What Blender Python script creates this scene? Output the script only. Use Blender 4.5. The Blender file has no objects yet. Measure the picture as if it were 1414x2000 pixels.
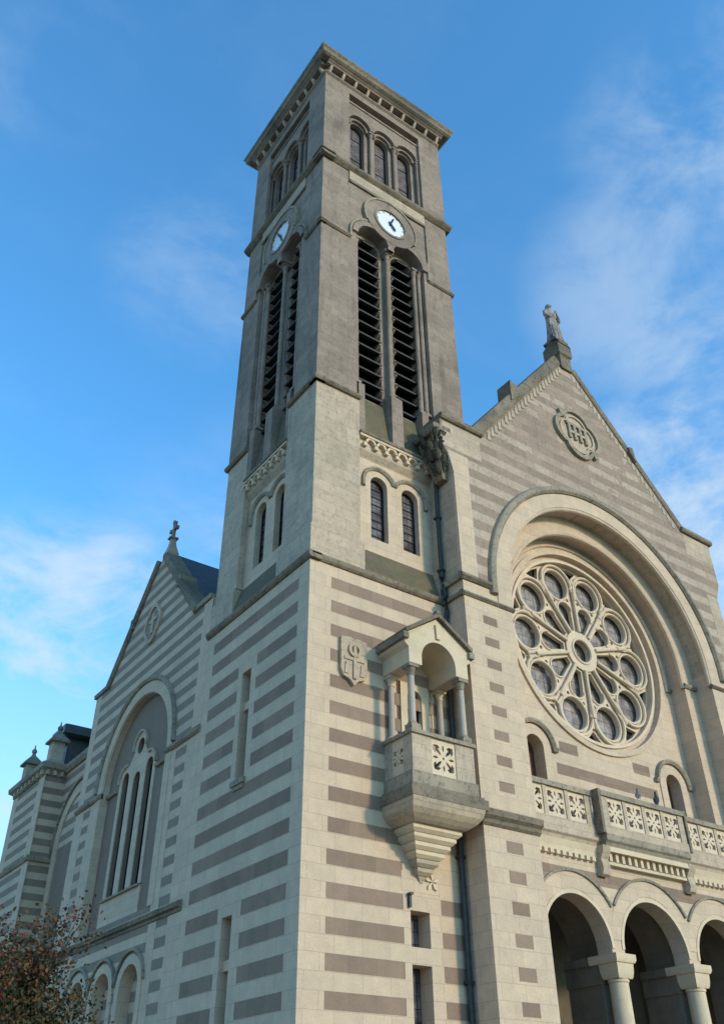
import bpy, bmesh, math, random
from mathutils import Vector, Matrix
from mathutils.geometry import tessellate_polygon
R = math.radians
PI = math.pi
sc = bpy.context.scene

# ------------------------------------------------------------------ camera
CAM = Vector((-8.935, -14.463, 1.6))
YAW, PIT, ROL, FPX = R(35.6475), R(35.5013), R(-0.4745), 1750.7
w = Vector((math.sin(YAW)*math.cos(PIT), math.cos(YAW)*math.cos(PIT), math.sin(PIT)))
r0 = Vector((math.cos(YAW), -math.sin(YAW), 0)); u0 = r0.cross(w)
rr = r0*math.cos(ROL) + u0*math.sin(ROL); uu = -r0*math.sin(ROL) + u0*math.cos(ROL)
cd = bpy.data.cameras.new('camera'); co = bpy.data.objects.new('camera', cd)
sc.collection.objects.link(co)
M = Matrix.Identity(4)
for i in range(3):
    M[i][0] = rr[i]; M[i][1] = uu[i]; M[i][2] = -w[i]; M[i][3] = CAM[i]
co.matrix_world = M
cd.sensor_fit = 'VERTICAL'; cd.sensor_height = 24.0; cd.lens = FPX/2000*24.0
cd.clip_start = 0.1; cd.clip_end = 5000
sc.camera = co

def pray(px, py):
    return (w*FPX + rr*(px-707) + uu*(1000-py)).normalized()

# ------------------------------------------------------------------ light
SUN_AZ = R(21)      # from -Y towards +X
SUN_EL = R(17)
sd = Vector((math.sin(SUN_AZ)*math.cos(SUN_EL), -math.cos(SUN_AZ)*math.cos(SUN_EL), math.sin(SUN_EL)))
sl = bpy.data.lights.new('sun', 'SUN'); sl.energy = 2.4; sl.angle = R(5); sl.color = (1.0, 0.80, 0.57)
so = bpy.data.objects.new('sun', sl); sc.collection.objects.link(so)
so.rotation_euler = (-sd).to_track_quat('-Z', 'Y').to_euler()
so.location = (20, -30, 30)

wd = bpy.data.worlds.new('World'); sc.world = wd; wd.use_nodes = True
nt = wd.node_tree; N = nt.nodes; L = nt.links
for n in list(N): N.remove(n)
out = N.new('ShaderNodeOutputWorld'); bg = N.new('ShaderNodeBackground')
sky = N.new('ShaderNodeTexSky'); sky.sky_type = 'NISHITA'; sky.sun_disc = False
sky.sun_elevation = SUN_EL; sky.sun_rotation = math.atan2(sd.x, sd.y)
sky.air_density = 1.0; sky.dust_density = 0.6; sky.ozone_density = 2.0
tint = N.new('ShaderNodeMix'); tint.data_type = 'RGBA'; tint.blend_type = 'MULTIPLY'; tint.inputs[0].default_value = 1.0
tint.inputs[7].default_value = (1.0, 2.17, 2.70, 1)
L.new(sky.outputs[0], tint.inputs[6])
tc = N.new('ShaderNodeTexCoord')
def wnoise(scale, det, rough, stretch=(1, 1, 1), dist=0.0):
    mp = N.new('ShaderNodeMapping'); mp.inputs['Scale'].default_value = stretch
    L.new(tc.outputs['Generated'], mp.inputs[0])
    n = N.new('ShaderNodeTexNoise'); n.inputs['Scale'].default_value = scale; n.inputs['Detail'].default_value = det
    n.inputs['Roughness'].default_value = rough; n.inputs['Distortion'].default_value = dist
    L.new(mp.outputs[0], n.inputs['Vector']); return n.outputs['Fac']
def wmath(op, a, b=None, c=None, clamp=False):
    m = N.new('ShaderNodeMath'); m.operation = op; m.use_clamp = clamp
    for i, x in enumerate((a, b, c)):
        if x is None: continue
        if isinstance(x, (int, float)): m.inputs[i].default_value = x
        else: L.new(x, m.inputs[i])
    return m.outputs[0]
def wrange(x, a, b, c=0.0, d=1.0):
    m = N.new('ShaderNodeMapRange'); m.interpolation_type = 'SMOOTHSTEP'
    L.new(x, m.inputs[0])
    for i, q in enumerate((a, b, c, d)): m.inputs[i+1].default_value = q
    return m.outputs[0]
# cloud banks: directions in the sky and how wide they spread
total = None
for px, py, deg, amt in ((60, 1240, 9, 1.0), (200, 1170, 6, .85), (40, 1560, 11, .8), (1250, 560, 8, .42), (1390, 300, 9, .45),
                         (1340, 950, 8, .9), (1414, 1130, 8, .9), (400, 530, 7, .22), (70, 90, 7, .16), (1330, 660, 6, .5), (700, 1500, 26, .5)):
    d = pray(px, py)
    dp = N.new('ShaderNodeVectorMath'); dp.operation = 'DOT_PRODUCT'
    L.new(tc.outputs['Generated'], dp.inputs[0]); dp.inputs[1].default_value = d
    mk = wrange(dp.outputs['Value'], math.cos(R(deg)), math.cos(R(deg*0.15)), 0, amt)
    total = mk if total is None else wmath('MAXIMUM', total, mk)
n1 = wnoise(4.2, 12, .60, (1, 1, 2.1), .55)
n2 = wnoise(15, 9, .62, (1, 1, 2.0), .4)
nn = wmath('ADD', wmath('MULTIPLY', n1, .75), wmath('MULTIPLY', n2, .25))
cl = wmath('MULTIPLY', wrange(nn, .38, .64), total)
base = wmath('MULTIPLY', wrange(nn, .47, .74), .05)
cf = wmath('MULTIPLY', wmath('ADD', cl, base, clamp=True), .86)
# a thin pale veil near the horizon
sx = N.new('ShaderNodeSeparateXYZ'); L.new(tc.outputs['Generated'], sx.inputs[0])
veil = wrange(sx.outputs[2], .62, .10, 0, .55)
cf2 = wmath('MAXIMUM', cf, veil)
mx = N.new('ShaderNodeMix'); mx.data_type = 'RGBA'
L.new(cf2, mx.inputs[0]); L.new(tint.outputs[2], mx.inputs[6]); mx.inputs[7].default_value = (4.6, 5.5, 6.3, 1)
L.new(mx.outputs[2], bg.inputs[0]); bg.inputs[1].default_value = 0.15
L.new(bg.outputs[0], out.inputs[0])

sc.view_settings.view_transform = 'Standard'; sc.view_settings.look = 'None'
sc.view_settings.gamma = 1; sc.view_settings.use_curve_mapping = False
sc.view_settings.exposure = 0.0
sc.render.film_transparent = False

# ------------------------------------------------------------------ materials
def new_mat(name):
    m = bpy.data.materials.new(name); m.use_nodes = True
    t = m.node_tree; b = t.nodes['Principled BSDF']
    return m, t, b
class G:
    def __init__(s, t): s.t = t; s.N = t.nodes; s.L = t.links
    def math(s, op, a, b=None, c=None, clamp=False):
        m = s.N.new('ShaderNodeMath'); m.operation = op; m.use_clamp = clamp
        for i, x in enumerate((a, b, c)):
            if x is None: continue
            if isinstance(x, (int, float)): m.inputs[i].default_value = x
            else: s.L.new(x, m.inputs[i])
        return m.outputs[0]
    def rng(s, x, a, b, c=0.0, d=1.0, smooth=True):
        m = s.N.new('ShaderNodeMapRange'); m.interpolation_type = 'SMOOTHSTEP' if smooth else 'LINEAR'
        s.L.new(x, m.inputs[0])
        for i, q in enumerate((a, b, c, d)): m.inputs[i+1].default_value = q
        return m.outputs[0]
    def noise(s, vec, scale, det=5, rough=.55, stretch=(1, 1, 1), off=(0, 0, 0)):
        mp = s.N.new('ShaderNodeMapping'); mp.inputs['Scale'].default_value = stretch; mp.inputs['Location'].default_value = off
        s.L.new(vec, mp.inputs[0])
        n = s.N.new('ShaderNodeTexNoise'); n.inputs['Scale'].default_value = scale
        n.inputs['Detail'].default_value = det; n.inputs['Roughness'].default_value = rough
        s.L.new(mp.outputs[0], n.inputs['Vector']); return n.outputs['Fac']
    def mix(s, f, a, b, mode='MIX'):
        m = s.N.new('ShaderNodeMix'); m.data_type = 'RGBA'; m.blend_type = mode
        for i, x in ((0, f), (6, a), (7, b)):
            if isinstance(x, (int, float)): m.inputs[i].default_value = x
            elif isinstance(x, tuple): m.inputs[i].default_value = (*x, 1)
            else: s.L.new(x, m.inputs[i])
        return m.outputs[2]

PER = 0.593; CZ = 12.15
def stone(name, base, second=None, var=.08, joint=.25, grime=.25, grime_col=(.10, .095, .08), bw=.62, bands=None,
          mottle=0.0, moss=0.0, rough=.9, bump=.25, streak=.3, lichen=0.0):
    m, t, b = new_mat(name); g = G(t)
    geo = g.N.new('ShaderNodeNewGeometry'); pos = geo.outputs['Position']
    sp = g.N.new('ShaderNodeSeparateXYZ'); g.L.new(pos, sp.inputs[0])
    u = g.math('ADD', sp.outputs[0], sp.outputs[1]); z = sp.outputs[2]
    per, cz = bands[:2] if bands else (PER, CZ)
    cb = g.N.new('ShaderNodeCombineXYZ')
    g.L.new(g.math('ADD', u, 100.0), cb.inputs[0]); g.L.new(g.math('ADD', z, per*200-cz), cb.inputs[1])
    br = g.N.new('ShaderNodeTexBrick'); g.L.new(cb.outputs[0], br.inputs['Vector'])
    br.inputs['Scale'].default_value = 1.0; br.inputs['Brick Width'].default_value = bw
    br.inputs['Row Height'].default_value = per/2; br.inputs['Mortar Size'].default_value = .008
    br.inputs['Mortar Smooth'].default_value = .3; br.inputs['Bias'].default_value = 0.0
    br.inputs['Color1'].default_value = (0, 0, 0, 1); br.inputs['Color2'].default_value = (1, 1, 1, 1)
    br.inputs['Mortar'].default_value = (.5, .5, .5, 1)
    bid = br.outputs['Color']; mort = br.outputs['Fac']
    n_big = g.noise(pos, .55, 6, .6); n_mid = g.noise(pos, 3.3, 6, .62, off=(7, 3, 1)); n_fin = g.noise(pos, 26, 4, .6)
    n_st = g.noise(pos, 2.2, 5, .6, (1, 1, .16), (3, 9, 4))
    col = base
    if bands:
        fr = g.math('FRACT', g.math('DIVIDE', g.math('SUBTRACT', cz+per*60, z), per))
        isb = g.math('LESS_THAN', fr, .5)
        if mottle > 0:
            # single blocks swap colour: the older, patched masonry of the gable
            mid = g.math('ADD', g.math('MULTIPLY', bid, .55), g.math('MULTIPLY', n_mid, .5))
            zf = g.rng(z, bands[2], bands[3], 0, 1)
            sw = g.math('MULTIPLY', g.math('GREATER_THAN', g.math('ADD', mid, g.math('MULTIPLY', n_big, .25)), .52), zf)
            light_keep = g.math('MULTIPLY', g.math('SUBTRACT', 1.0, isb), g.math('SUBTRACT', 1.0, g.math('MULTIPLY', sw, mottle)))
            isb = g.math('SUBTRACT', 1.0, light_keep)
        col = g.mix(isb, base, second)
    # per-stone tone
    col = g.mix(1.0, col, g.mix(bid, (1-var,)*3, (1+var,)*3), 'MULTIPLY')
    col = g.mix(1.0, col, g.mix(g.rng(n_mid, .3, .7), (.93, .93, .94), (1.06, 1.05, 1.03)), 'MULTIPLY')
    col = g.mix(1.0, col, g.mix(g.rng(n_fin, .3, .7), (.93,)*3, (1.06,)*3), 'MULTIPLY')
    gf = g.math('MULTIPLY', g.rng(n_big, .42, .72), grime)
    gf = g.math('ADD', gf, g.math('MULTIPLY', g.rng(n_st, .52, .75), streak*grime*2))
    gf = g.math('MULTIPLY', gf, 1.0, clamp=True)
    col = g.mix(gf, col, grime_col)
    if moss > 0:
        n_m = g.noise(pos, 5, 6, .65, off=(1, 5, 2))
        col = g.mix(g.math('MULTIPLY', g.rng(n_m, .45, .62), moss), col, (.10, .115, .045))
    if lichen > 0:
        n_l = g.noise(pos, 9, 5, .7, off=(11, 5, 2))
        col = g.mix(g.math('MULTIPLY', g.rng(n_l, .52, .6), lichen), col, (.045, .042, .036))
    col = g.mix(g.math('MULTIPLY', mort, joint), col, (.12, .105, .085))
    g.L.new(col, b.inputs['Base Color']); b.inputs['Roughness'].default_value = rough
    b.inputs['Specular IOR Level'].default_value = .25
    h = g.math('ADD', g.math('MULTIPLY', n_fin, .5), g.math('MULTIPLY', n_mid, .5))
    h = g.math('SUBTRACT', h, g.math('MULTIPLY', mort, .6*min(1, joint*2)))
    bp = g.N.new('ShaderNodeBump'); bp.inputs['Strength'].default_value = bump; bp.inputs['Distance'].default_value = .03
    g.L.new(h, bp.inputs['Height']); g.L.new(bp.outputs[0], b.inputs['Normal'])
    return m
def plain(name, col, rough=.7, metal=0.0, var=.15, scale=8, bump=.1, spec=.4):
    m, t, b = new_mat(name); g = G(t)
    geo = g.N.new('ShaderNodeNewGeometry')
    n = g.noise(geo.outputs['Position'], scale, 5, .6)
    c = g.mix(1.0, col, g.mix(g.rng(n, .3, .7), (1-var,)*3, (1+var,)*3), 'MULTIPLY')
    g.L.new(c, b.inputs['Base Color']); b.inputs['Roughness'].default_value = rough; b.inputs['Metallic'].default_value = metal
    b.inputs['Specular IOR Level'].default_value = spec
    if bump:
        bp = g.N.new('ShaderNodeBump'); bp.inputs['Strength'].default_value = bump; bp.inputs['Distance'].default_value = .02
        g.L.new(n, bp.inputs['Height']); g.L.new(bp.outputs[0], b.inputs['Normal'])
    return m
CREAM = (.575, .428, .305); BROWN = (.275, .188, .135); GREY = (.30, .225, .174)
M_cream = stone('cream_limestone', CREAM, var=.05, joint=.26, grime=.14, grime_col=(.30, .27, .21))
M_brown = stone('brown_band_stone', BROWN, var=.13, joint=.32, grime=.24, grime_col=(.15, .12, .09))
M_up = stone('grey_tower_stone', GREY, var=.11, joint=.4, grime=.5, grime_col=(.13, .10, .078), lichen=.22, streak=.6)  # darker, greyer base than the cream, with streaks and lichen
M_mid = stone('stained_limestone', (.49, .375, .27), var=.08, joint=.3, grime=.32, grime_col=(.22, .195, .155), lichen=.2, streak=.7)
M_gab = stone('banded_patched_stone', (.49, .38, .285), (.315, .228, .17), var=.11, joint=.3, grime=.26, grime_col=(.18, .14, .105),
              bands=(.553, 17.1, 15.0, 19.5), mottle=.85, lichen=.2)
M_tran = stone('banded_transept_stone', CREAM, (.27, .20, .148), var=.05, joint=.15, grime=.2, grime_col=(.2, .18, .15),
               bands=(.435, 9.43))
M_ledge = stone('grimy_shaded_ledge_stone', (.25, .195, .14), var=.06, joint=.2, grime=.6, grime_col=(.08, .066, .05), moss=.15, lichen=.5, bump=.6)
M_ledge2 = stone('stained_ledge_stone', (.34, .275, .20), var=.05, joint=.2, grime=.6, grime_col=(.12, .108, .085), lichen=.4, bump=.5)
M_moss = stone('mossy_sill_stone', (.16, .118, .075), var=.1, joint=.2, grime=.4, moss=.6, lichen=.2, bump=.5)
M_carv = stone('carved_cream_stone', (.64, .50, .345), var=.02, joint=.03, grime=.2, grime_col=(.30, .26, .19))
M_trac = stone('tracery_stone', (.64, .50, .36), var=.02, joint=.0, grime=.12, grime_col=(.35, .29, .2))
M_plas = stone('grey_brown_plaster', (.24, .175, .13), var=.015, joint=.0, grime=.15, grime_col=(.15, .12, .1))
M_shaft = stone('grey_polished_stone', (.43, .355, .285), var=.02, joint=.0, grime=.2, grime_col=(.22, .2, .18), rough=.6)
M_black_st = stone('shadowed_carving_stone', (.075, .065, .05), var=0, joint=0, grime=.7, grime_col=(.03, .03, .027), moss=.3, lichen=.5, bump=.6)  # near-black base paints in the carving's shadow, with stains and moss mixed over
M_porch = stone('shade_dark_porch_stone', (.20, .16, .12), var=.05, joint=.2, grime=.5, grime_col=(.07, .06, .045))  # shade inside the porch painted in as a darker stone
M_slate = plain('roof_slate', (.06, .056, .056), .55, var=.3, scale=5)
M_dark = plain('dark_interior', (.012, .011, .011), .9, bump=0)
M_louv = plain('black_louvre', (.006, .006, .0065), .6, var=.3)
M_iron = plain('painted_iron_pipe', (.035, .037, .042), .5, var=.3)
M_black = plain('black_clock_hand', (.01, .01, .012), .4, bump=0)
M_dial = plain('white_clock_dial', (.74, .74, .73), .25, var=.03, bump=0)
M_wood = plain('dark_red_wood', (.10, .035, .022), .6, var=.3, scale=12)
M_zinc = plain('dark_zinc', (.05, .065, .06), .5, var=.25, scale=4)
M_bark = plain('bark', (.07, .045, .03), .9, var=.4, scale=25, bump=.6)
def glass(name, c1, c2, sx, sz, lead=.5, rough=.28, nsc=2.6):
    m, t, b = new_mat(name); g = G(t)
    geo = g.N.new('ShaderNodeNewGeometry'); pos = geo.outputs['Position']
    sp = g.N.new('ShaderNodeSeparateXYZ'); g.L.new(pos, sp.inputs[0])
    cb = g.N.new('ShaderNodeCombineXYZ'); g.L.new(g.math('ADD', sp.outputs[0], sp.outputs[1]), cb.inputs[0]); g.L.new(sp.outputs[2], cb.inputs[1])
    br = g.N.new('ShaderNodeTexBrick'); g.L.new(cb.outputs[0], br.inputs['Vector']); br.offset = 0
    br.inputs['Scale'].default_value = 1; br.inputs['Brick Width'].default_value = sx; br.inputs['Row Height'].default_value = sz
    br.inputs['Mortar Size'].default_value = .007; br.inputs['Mortar Smooth'].default_value = .1
    br.inputs['Color1'].default_value = (.8, .8, .8, 1); br.inputs['Color2'].default_value = (1.15, 1.1, 1.15, 1)
    n = g.noise(pos, nsc, 5, .6)
    col = g.mix(g.rng(n, .35, .68), c1, c2)
    col = g.mix(1.0, col, br.outputs['Color'], 'MULTIPLY')
    col = g.mix(g.math('MULTIPLY', br.outputs['Fac'], lead), col, (.02, .02, .02))
    g.L.new(col, b.inputs['Base Color']); b.inputs['Roughness'].default_value = rough; b.inputs['Specular IOR Level'].default_value = .25
    bp = g.N.new('ShaderNodeBump'); bp.inputs['Strength'].default_value = .15; bp.inputs['Distance'].default_value = .02
    g.L.new(g.noise(pos, 14, 3), bp.inputs['Height']); g.L.new(bp.outputs[0], b.inputs['Normal'])
    return m
M_glass = glass('leaded_glass', (.055, .045, .045), (.16, .14, .145), .14, .22)
M_rose = glass('rose_glazing', (.17, .142, .128), (.36, .30, .27), .31, .31, .25, .35, 3.5)
M_top = glass('louvre_mesh_panel', (.09, .075, .07), (.20, .165, .16), .5, .5, .15, .8, 4)

# ------------------------------------------------------------------ mesh builder
FF = lambda u, v, d: (u, d, v)            # facing -Y : u = x
SS = lambda u, v, d: (d, u, v)            # facing -X : u = y
def off(fr, du=0, dv=0, dd=0): return lambda u, v, d: fr(u+du, v+dv, d+dd)
class MB:
    def __init__(s): s.v = []; s.f = []; s.m = []; s.mats = []
    def mi(s, m):
        if m not in s.mats: s.mats.append(m)
        return s.mats.index(m)
    def face(s, idx, m): s.f.append(tuple(idx)); s.m.append(s.mi(m))
    def prism(s, poly, d0, d1, fr, m, holes=(), m_side=None):
        loops = [list(poly)]+[list(h) for h in holes]
        tri = tessellate_polygon([[Vector((a, b, 0)) for a, b in lp] for lp in loops])
        flat = [p for lp in loops for p in lp]
        b0 = len(s.v)
        for (a, b) in flat: s.v.append(fr(a, b, d0))
        for (a, b) in flat: s.v.append(fr(a, b, d1))
        n = len(flat); ms = m_side or m
        for t in tri:
            s.face([b0+i for i in t], m); s.face([b0+n+i for i in reversed(t)], m)
        k = 0
        for lp in loops:
            c = len(lp)
            for i in range(c):
                j = (i+1) % c
                s.face((b0+k+i, b0+k+j, b0+n+k+j, b0+n+k+i), ms)
            k += c
    def box(s, u0, u1, v0, v1, d0, d1, fr, m):
        b = len(s.v)
        for d in (d0, d1):
            for (a, c) in ((u0, v0), (u1, v0), (u1, v1), (u0, v1)): s.v.append(fr(a, c, d))
        for q in ((0, 1, 2, 3), (7, 6, 5, 4), (0, 4, 5, 1), (1, 5, 6, 2), (2, 6, 7, 3), (3, 7, 4, 0)): s.face([b+i for i in q], m)
    def loft(s, secs, m, cap=True):
        """secs: list of closed rings (same count) of 3d points"""
        b = len(s.v); n = len(secs[0])
        for r_ in secs: s.v += [tuple(p) for p in r_]
        for i in range(len(secs)-1):
            for j in range(n):
                k = (j+1) % n
                s.face((b+i*n+j, b+i*n+k, b+(i+1)*n+k, b+(i+1)*n+j), m)
        if cap:
            s.face([b+j for j in range(n)][::-1], m); s.face([b+(len(secs)-1)*n+j for j in range(n)], m)
    def arcband(s, cu, cv, ra, rb, a0, a1, d0, d1, fr, m, n=32):
        """annular sector, degrees"""
        full = abs(a1-a0) >= 359.9
        b = len(s.v); k = n if full else n+1
        for i in range(k):
            a = R(a0+(a1-a0)*i/n); c, q = math.cos(a), math.sin(a)
            for (rad, d) in ((ra, d0), (rb, d0), (rb, d1), (ra, d1)): s.v.append(fr(cu+rad*c, cv+rad*q, d))
        for i in range(n):
            j = (i+1) % k
            for e in range(4):
                h = (e+1) % 4
                s.face((b+i*4+e, b+i*4+h, b+j*4+h, b+j*4+e), m)
        if not full:
            s.face([b+e for e in range(4)], m); s.face([b+(k-1)*4+e for e in range(4)], m)
    def sweep(s, path, prof, fr, m, closed=False):
        """path: 2d points in the wall plane; prof: closed list of (o, d): o = offset along the left-hand normal, d = depth"""
        n = len(path); b = len(s.v); k = len(prof)
        for i in range(n):
            p = Vector(path[i]); a = Vector(path[i-1]) if (i > 0 or closed) else None
            c = Vector(path[(i+1) % n]) if (i < n-1 or closed) else None
            t1 = (p-a).normalized() if a is not None else (c-p).normalized()
            t2 = (c-p).normalized() if c is not None else t1
            n1 = Vector((-t1.y, t1.x)); n2 = Vector((-t2.y, t2.x)); nn_ = (n1+n2)
            nn_ = nn_/max(.3, (nn_.dot(n1)))
            for (o, d) in prof:
                q = p+nn_*o; s.v.append(fr(q.x, q.y, d))
        for i in range(n if closed else n-1):
            j = (i+1) % n
            for e in range(k):
                h = (e+1) % k
                s.face((b+i*k+e, b+i*k+h, b+j*k+h, b+j*k+e), m)
        if not closed:
            s.face([b+e for e in range(k)], m); s.face([b+(n-1)*k+e for e in range(k)], m)
    def tube(s, pts, rad, m, n=8):
        pts = [Vector(p) for p in pts]; secs = []
        if isinstance(rad, (int, float)): rad = [rad]*len(pts)
        for i, p in enumerate(pts):
            t = (pts[min(i+1, len(pts)-1)]-pts[max(i-1, 0)]).normalized()
            x = t.cross(Vector((0, 0, 1)))
            if x.length < .05: x = t.cross(Vector((0, 1, 0)))
            x.normalize(); y = t.cross(x)
            secs.append([p+(x*math.cos(2*PI*j/n)+y*math.sin(2*PI*j/n))*rad[i] for j in range(n)])
        s.loft(secs, m)
    def lathe(s, prof, cx, cy, m, n=16):
        s.loft([[(cx+r_*math.cos(2*PI*j/n), cy+r_*math.sin(2*PI*j/n), z) for j in range(n)] for r_, z in prof], m)
    def frusta(s, secs, m):
        """secs: (z, x0, x1, y0, y1)"""
        s.loft([[(a, c, z), (b, c, z), (b, d, z), (a, d, z)] for z, a, b, c, d in secs], m)
    def build(s, name, parent=None, smooth=True, ang=32, label=None, kind=None, gap=.3):
        # pieces that stand well apart become objects of their own
        if parent is not None and gap and len(s.f) < 6000:
            n = len(s.v); par = list(range(n))
            def find(a):
                while par[a] != a: par[a] = par[par[a]]; a = par[a]
                return a
            for f in s.f:
                a = find(f[0])
                for k in f[1:]: par[find(k)] = a
            bb = {}
            for i, v in enumerate(s.v):
                r_ = find(i)
                if r_ not in bb: bb[r_] = [list(v), list(v)]
                for k in range(3):
                    bb[r_][0][k] = min(bb[r_][0][k], v[k]); bb[r_][1][k] = max(bb[r_][1][k], v[k])
            ks = list(bb); grp = {k: {k} for k in ks}; boxes = {k: bb[k] for k in ks}; ch = True
            while ch:
                ch = False; ks = list(boxes)
                for i in range(len(ks)):
                    if ks[i] not in boxes: continue
                    for j in range(i+1, len(ks)):
                        if ks[j] not in boxes: continue
                        A, B = boxes[ks[i]], boxes[ks[j]]
                        if all(A[0][q]-gap <= B[1][q] and B[0][q]-gap <= A[1][q] for q in range(3)):
                            boxes[ks[i]] = [[min(A[0][q], B[0][q]) for q in range(3)], [max(A[1][q], B[1][q]) for q in range(3)]]
                            grp[ks[i]] |= grp[ks[j]]; del boxes[ks[j]]; ch = True
            if len(boxes) > 1:
                first = None
                for k in boxes:
                    t = MB(); t.mats = s.mats; mp = {}
                    for f, mi_ in zip(s.f, s.m):
                        if find(f[0]) in grp[k]:
                            for a in f:
                                if a not in mp: mp[a] = len(t.v); t.v.append(s.v[a])
                            t.f.append(tuple(mp[a] for a in f)); t.m.append(mi_)
                    o = t.build(name, parent, smooth, ang, label, kind, 0)
                    first = first or o
                return first
        me = bpy.data.meshes.new(name); me.from_pydata(s.v, [], s.f)
        for m in s.mats: me.materials.append(m)
        me.polygons.foreach_set('material_index', s.m)
        bm = bmesh.new(); bm.from_mesh(me)
        bmesh.ops.recalc_face_normals(bm, faces=bm.faces)
        bm.to_mesh(me); bm.free()
        if smooth:
            me.polygons.foreach_set('use_smooth', [True]*len(me.polygons))
            me.set_sharp_from_angle(angle=R(ang))
        me.update()
        o = bpy.data.objects.new(name, me); sc.collection.objects.link(o)
        if parent: o.parent = parent
        if label: o['label'] = label
        if kind: o['kind'] = kind
        return o
def tag(o, label=None, cat=None, group=None, kind=None):
    if label: o['label'] = label
    if cat: o['category'] = cat
    if group: o['group'] = group
    if kind: o['kind'] = kind
    return o
def empty(name, loc=(0, 0, 0)):
    o = bpy.data.objects.new(name, None); sc.collection.objects.link(o); o.location = loc; return o
def arc(cu, cv, r_, a0, a1, n=24): return [(cu+r_*math.cos(R(a0+(a1-a0)*i/n)), cv+r_*math.sin(R(a0+(a1-a0)*i/n))) for i in range(n+1)]
def arched(cu, z0, zs, r_, n=20): return [(cu-r_, z0), (cu+r_, z0)]+arc(cu, zs, r_, 0, 180, n)
def circle(cu, cv, r_, n=32): return [(cu+r_*math.cos(2*PI*i/n), cv+r_*math.sin(2*PI*i/n)) for i in range(n)]
def rect(u0, u1, v0, v1): return [(u0, v0), (u1, v0), (u1, v1), (u0, v1)]
# moulding profiles (o outward, d depth negative = proud)
def roll(w_, p, d=0.0): return [(0, d), (0, d-p), (w_*.35, d-p), (w_*.6, d-p*.55), (w_, d-p*.5), (w_, d)]

church = empty('church', (0, 0, 0))
tag(church, 'pale stone church with brown bands, a tall square bell tower and a rose window', 'church')

def column(parent, x, y, z0, z1, rad, m, cap=.22, base=.14, mc=None, name='column', sq=True):
    mc = mc or m
    b = MB(); b.lathe([(rad*1.04, z0+base), (rad, z0+base+.05), (rad*.95, z1-cap)], x, y, m, 16)
    o = b.build(name, parent)
    return o
def column_full(parent, x, y, z0, z1, rad, m, cap=.22, base=.14, mc=None, name='column'):
    """one mesh: square plinth, torus, shaft, bell capital, abacus"""
    mc = mc or m; b = MB(); q = rad*1.5
    b.box(x-q, x+q, z0, z0+base*.5, y-q, y+q, FF, mc)
    b.lathe([(rad*1.35, z0+base*.5), (rad*1.42, z0+base*.65), (rad*1.1, z0+base*.95), (rad*1.03, z0+base)], x, y, mc, 16)
    b.lathe([(rad, z0+base), (rad*.94, z1-cap)], x, y, m, 16)
    b.lathe([(rad*1.12, z1-cap), (rad*1.12, z1-cap*.88), (rad*.98, z1-cap*.85), (rad*1.1, z1-cap*.6), (rad*1.5, z1-cap*.3)], x, y, mc, 16)
    b.box(x-q*1.12, x+q*1.12, z1-cap*.3, z1, y-q*1.12, y+q*1.12, FF, mc)
    return b.build(name, parent)

def window(parent, fr, cu, z0, zs, r_, dep, mp, name='arched_window', bars=0.3, frame=.035, mf=None):
    """dark iron frame with its pane as a sub-part"""
    mf = mf or M_louv; b = MB()
    b.prism(arched(cu, z0, zs, r_), dep-.03, dep, fr, mf, holes=[arched(cu, z0+frame, zs, r_-frame)])
    z = z0+bars
    while z < zs+.05:
        b.box(cu-r_+.01, cu+r_-.01, z-.012, z+.012, dep-.02, dep-.003, fr, mf); z += bars
    o = b.build(name, parent, smooth=False)
    p = MB(); p.prism(arched(cu, z0, zs, r_-.005), dep+.004, dep+.02, fr, mp); p.build('pane', o, smooth=False)
    return o

# ------------------------------------------------------------------ bell tower
WX, WY = 5.2, 4.85
ZB = 12.45
def bands(b, fr, segs, ztops, th, m, d0=-.004, d1=.02):
    for z in ztops:
        for (u0_, u1_, za, zb) in segs:
            if za <= z-th/2 <= zb: b.box(u0_, u1_, z-th, z, d0, d1, fr, m)
ztop = [CZ-PER*k for k in range(0, 21)]
# base storey, front face with its slit opening, side face with two slits
b = MB()
sl_front = [rect(2.5, 2.97, 4.72, 5.36), [(2.5, 1.4), (2.97, 1.4), (2.97, 4.42), (2.5, 4.42)]]
b.prism(rect(0, WX, 0, ZB), 0, .5, FF, M_cream, holes=sl_front+[rect(2.32, 3.3, 8.0, 10.1)])
sl_side = [rect(2.42, 2.84, 8.15, 10.72), rect(2.5, 2.92, 1.6, 5.42)]
b.prism(rect(.5, WY, 0, ZB), 0, .5, SS, M_cream, holes=sl_side)
b.box(.52, WX, 0, 33.5, .75, WY, FF, M_cream)
th = .28
zt = [z for z in ztop if z > .4]
bands(b, FF, [(.58, 3.86, 6.6, 13)], zt, th, M_brown)
bands(b, FF, [(.56, 2.33, 6.0, 6.6), (.56, 2.33, -1, 6.0), (3.27, 3.86, -1, 6.0)], zt, th, M_brown)
b2 = []
bands(b, SS, [(.46, 4.48, 10.95, 13), (.46, 2.17, 8.0, 10.95), (3.05, 4.5, 8.0, 10.95), (.46, 4.52, 5.75, 8.0), (.48, 2.15, -1, 5.75), (3.12, 4.55, -1, 5.75)], zt, th, M_brown)
o_base = b.build('tower_base_wall', church, smooth=False, gap=0)
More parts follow.
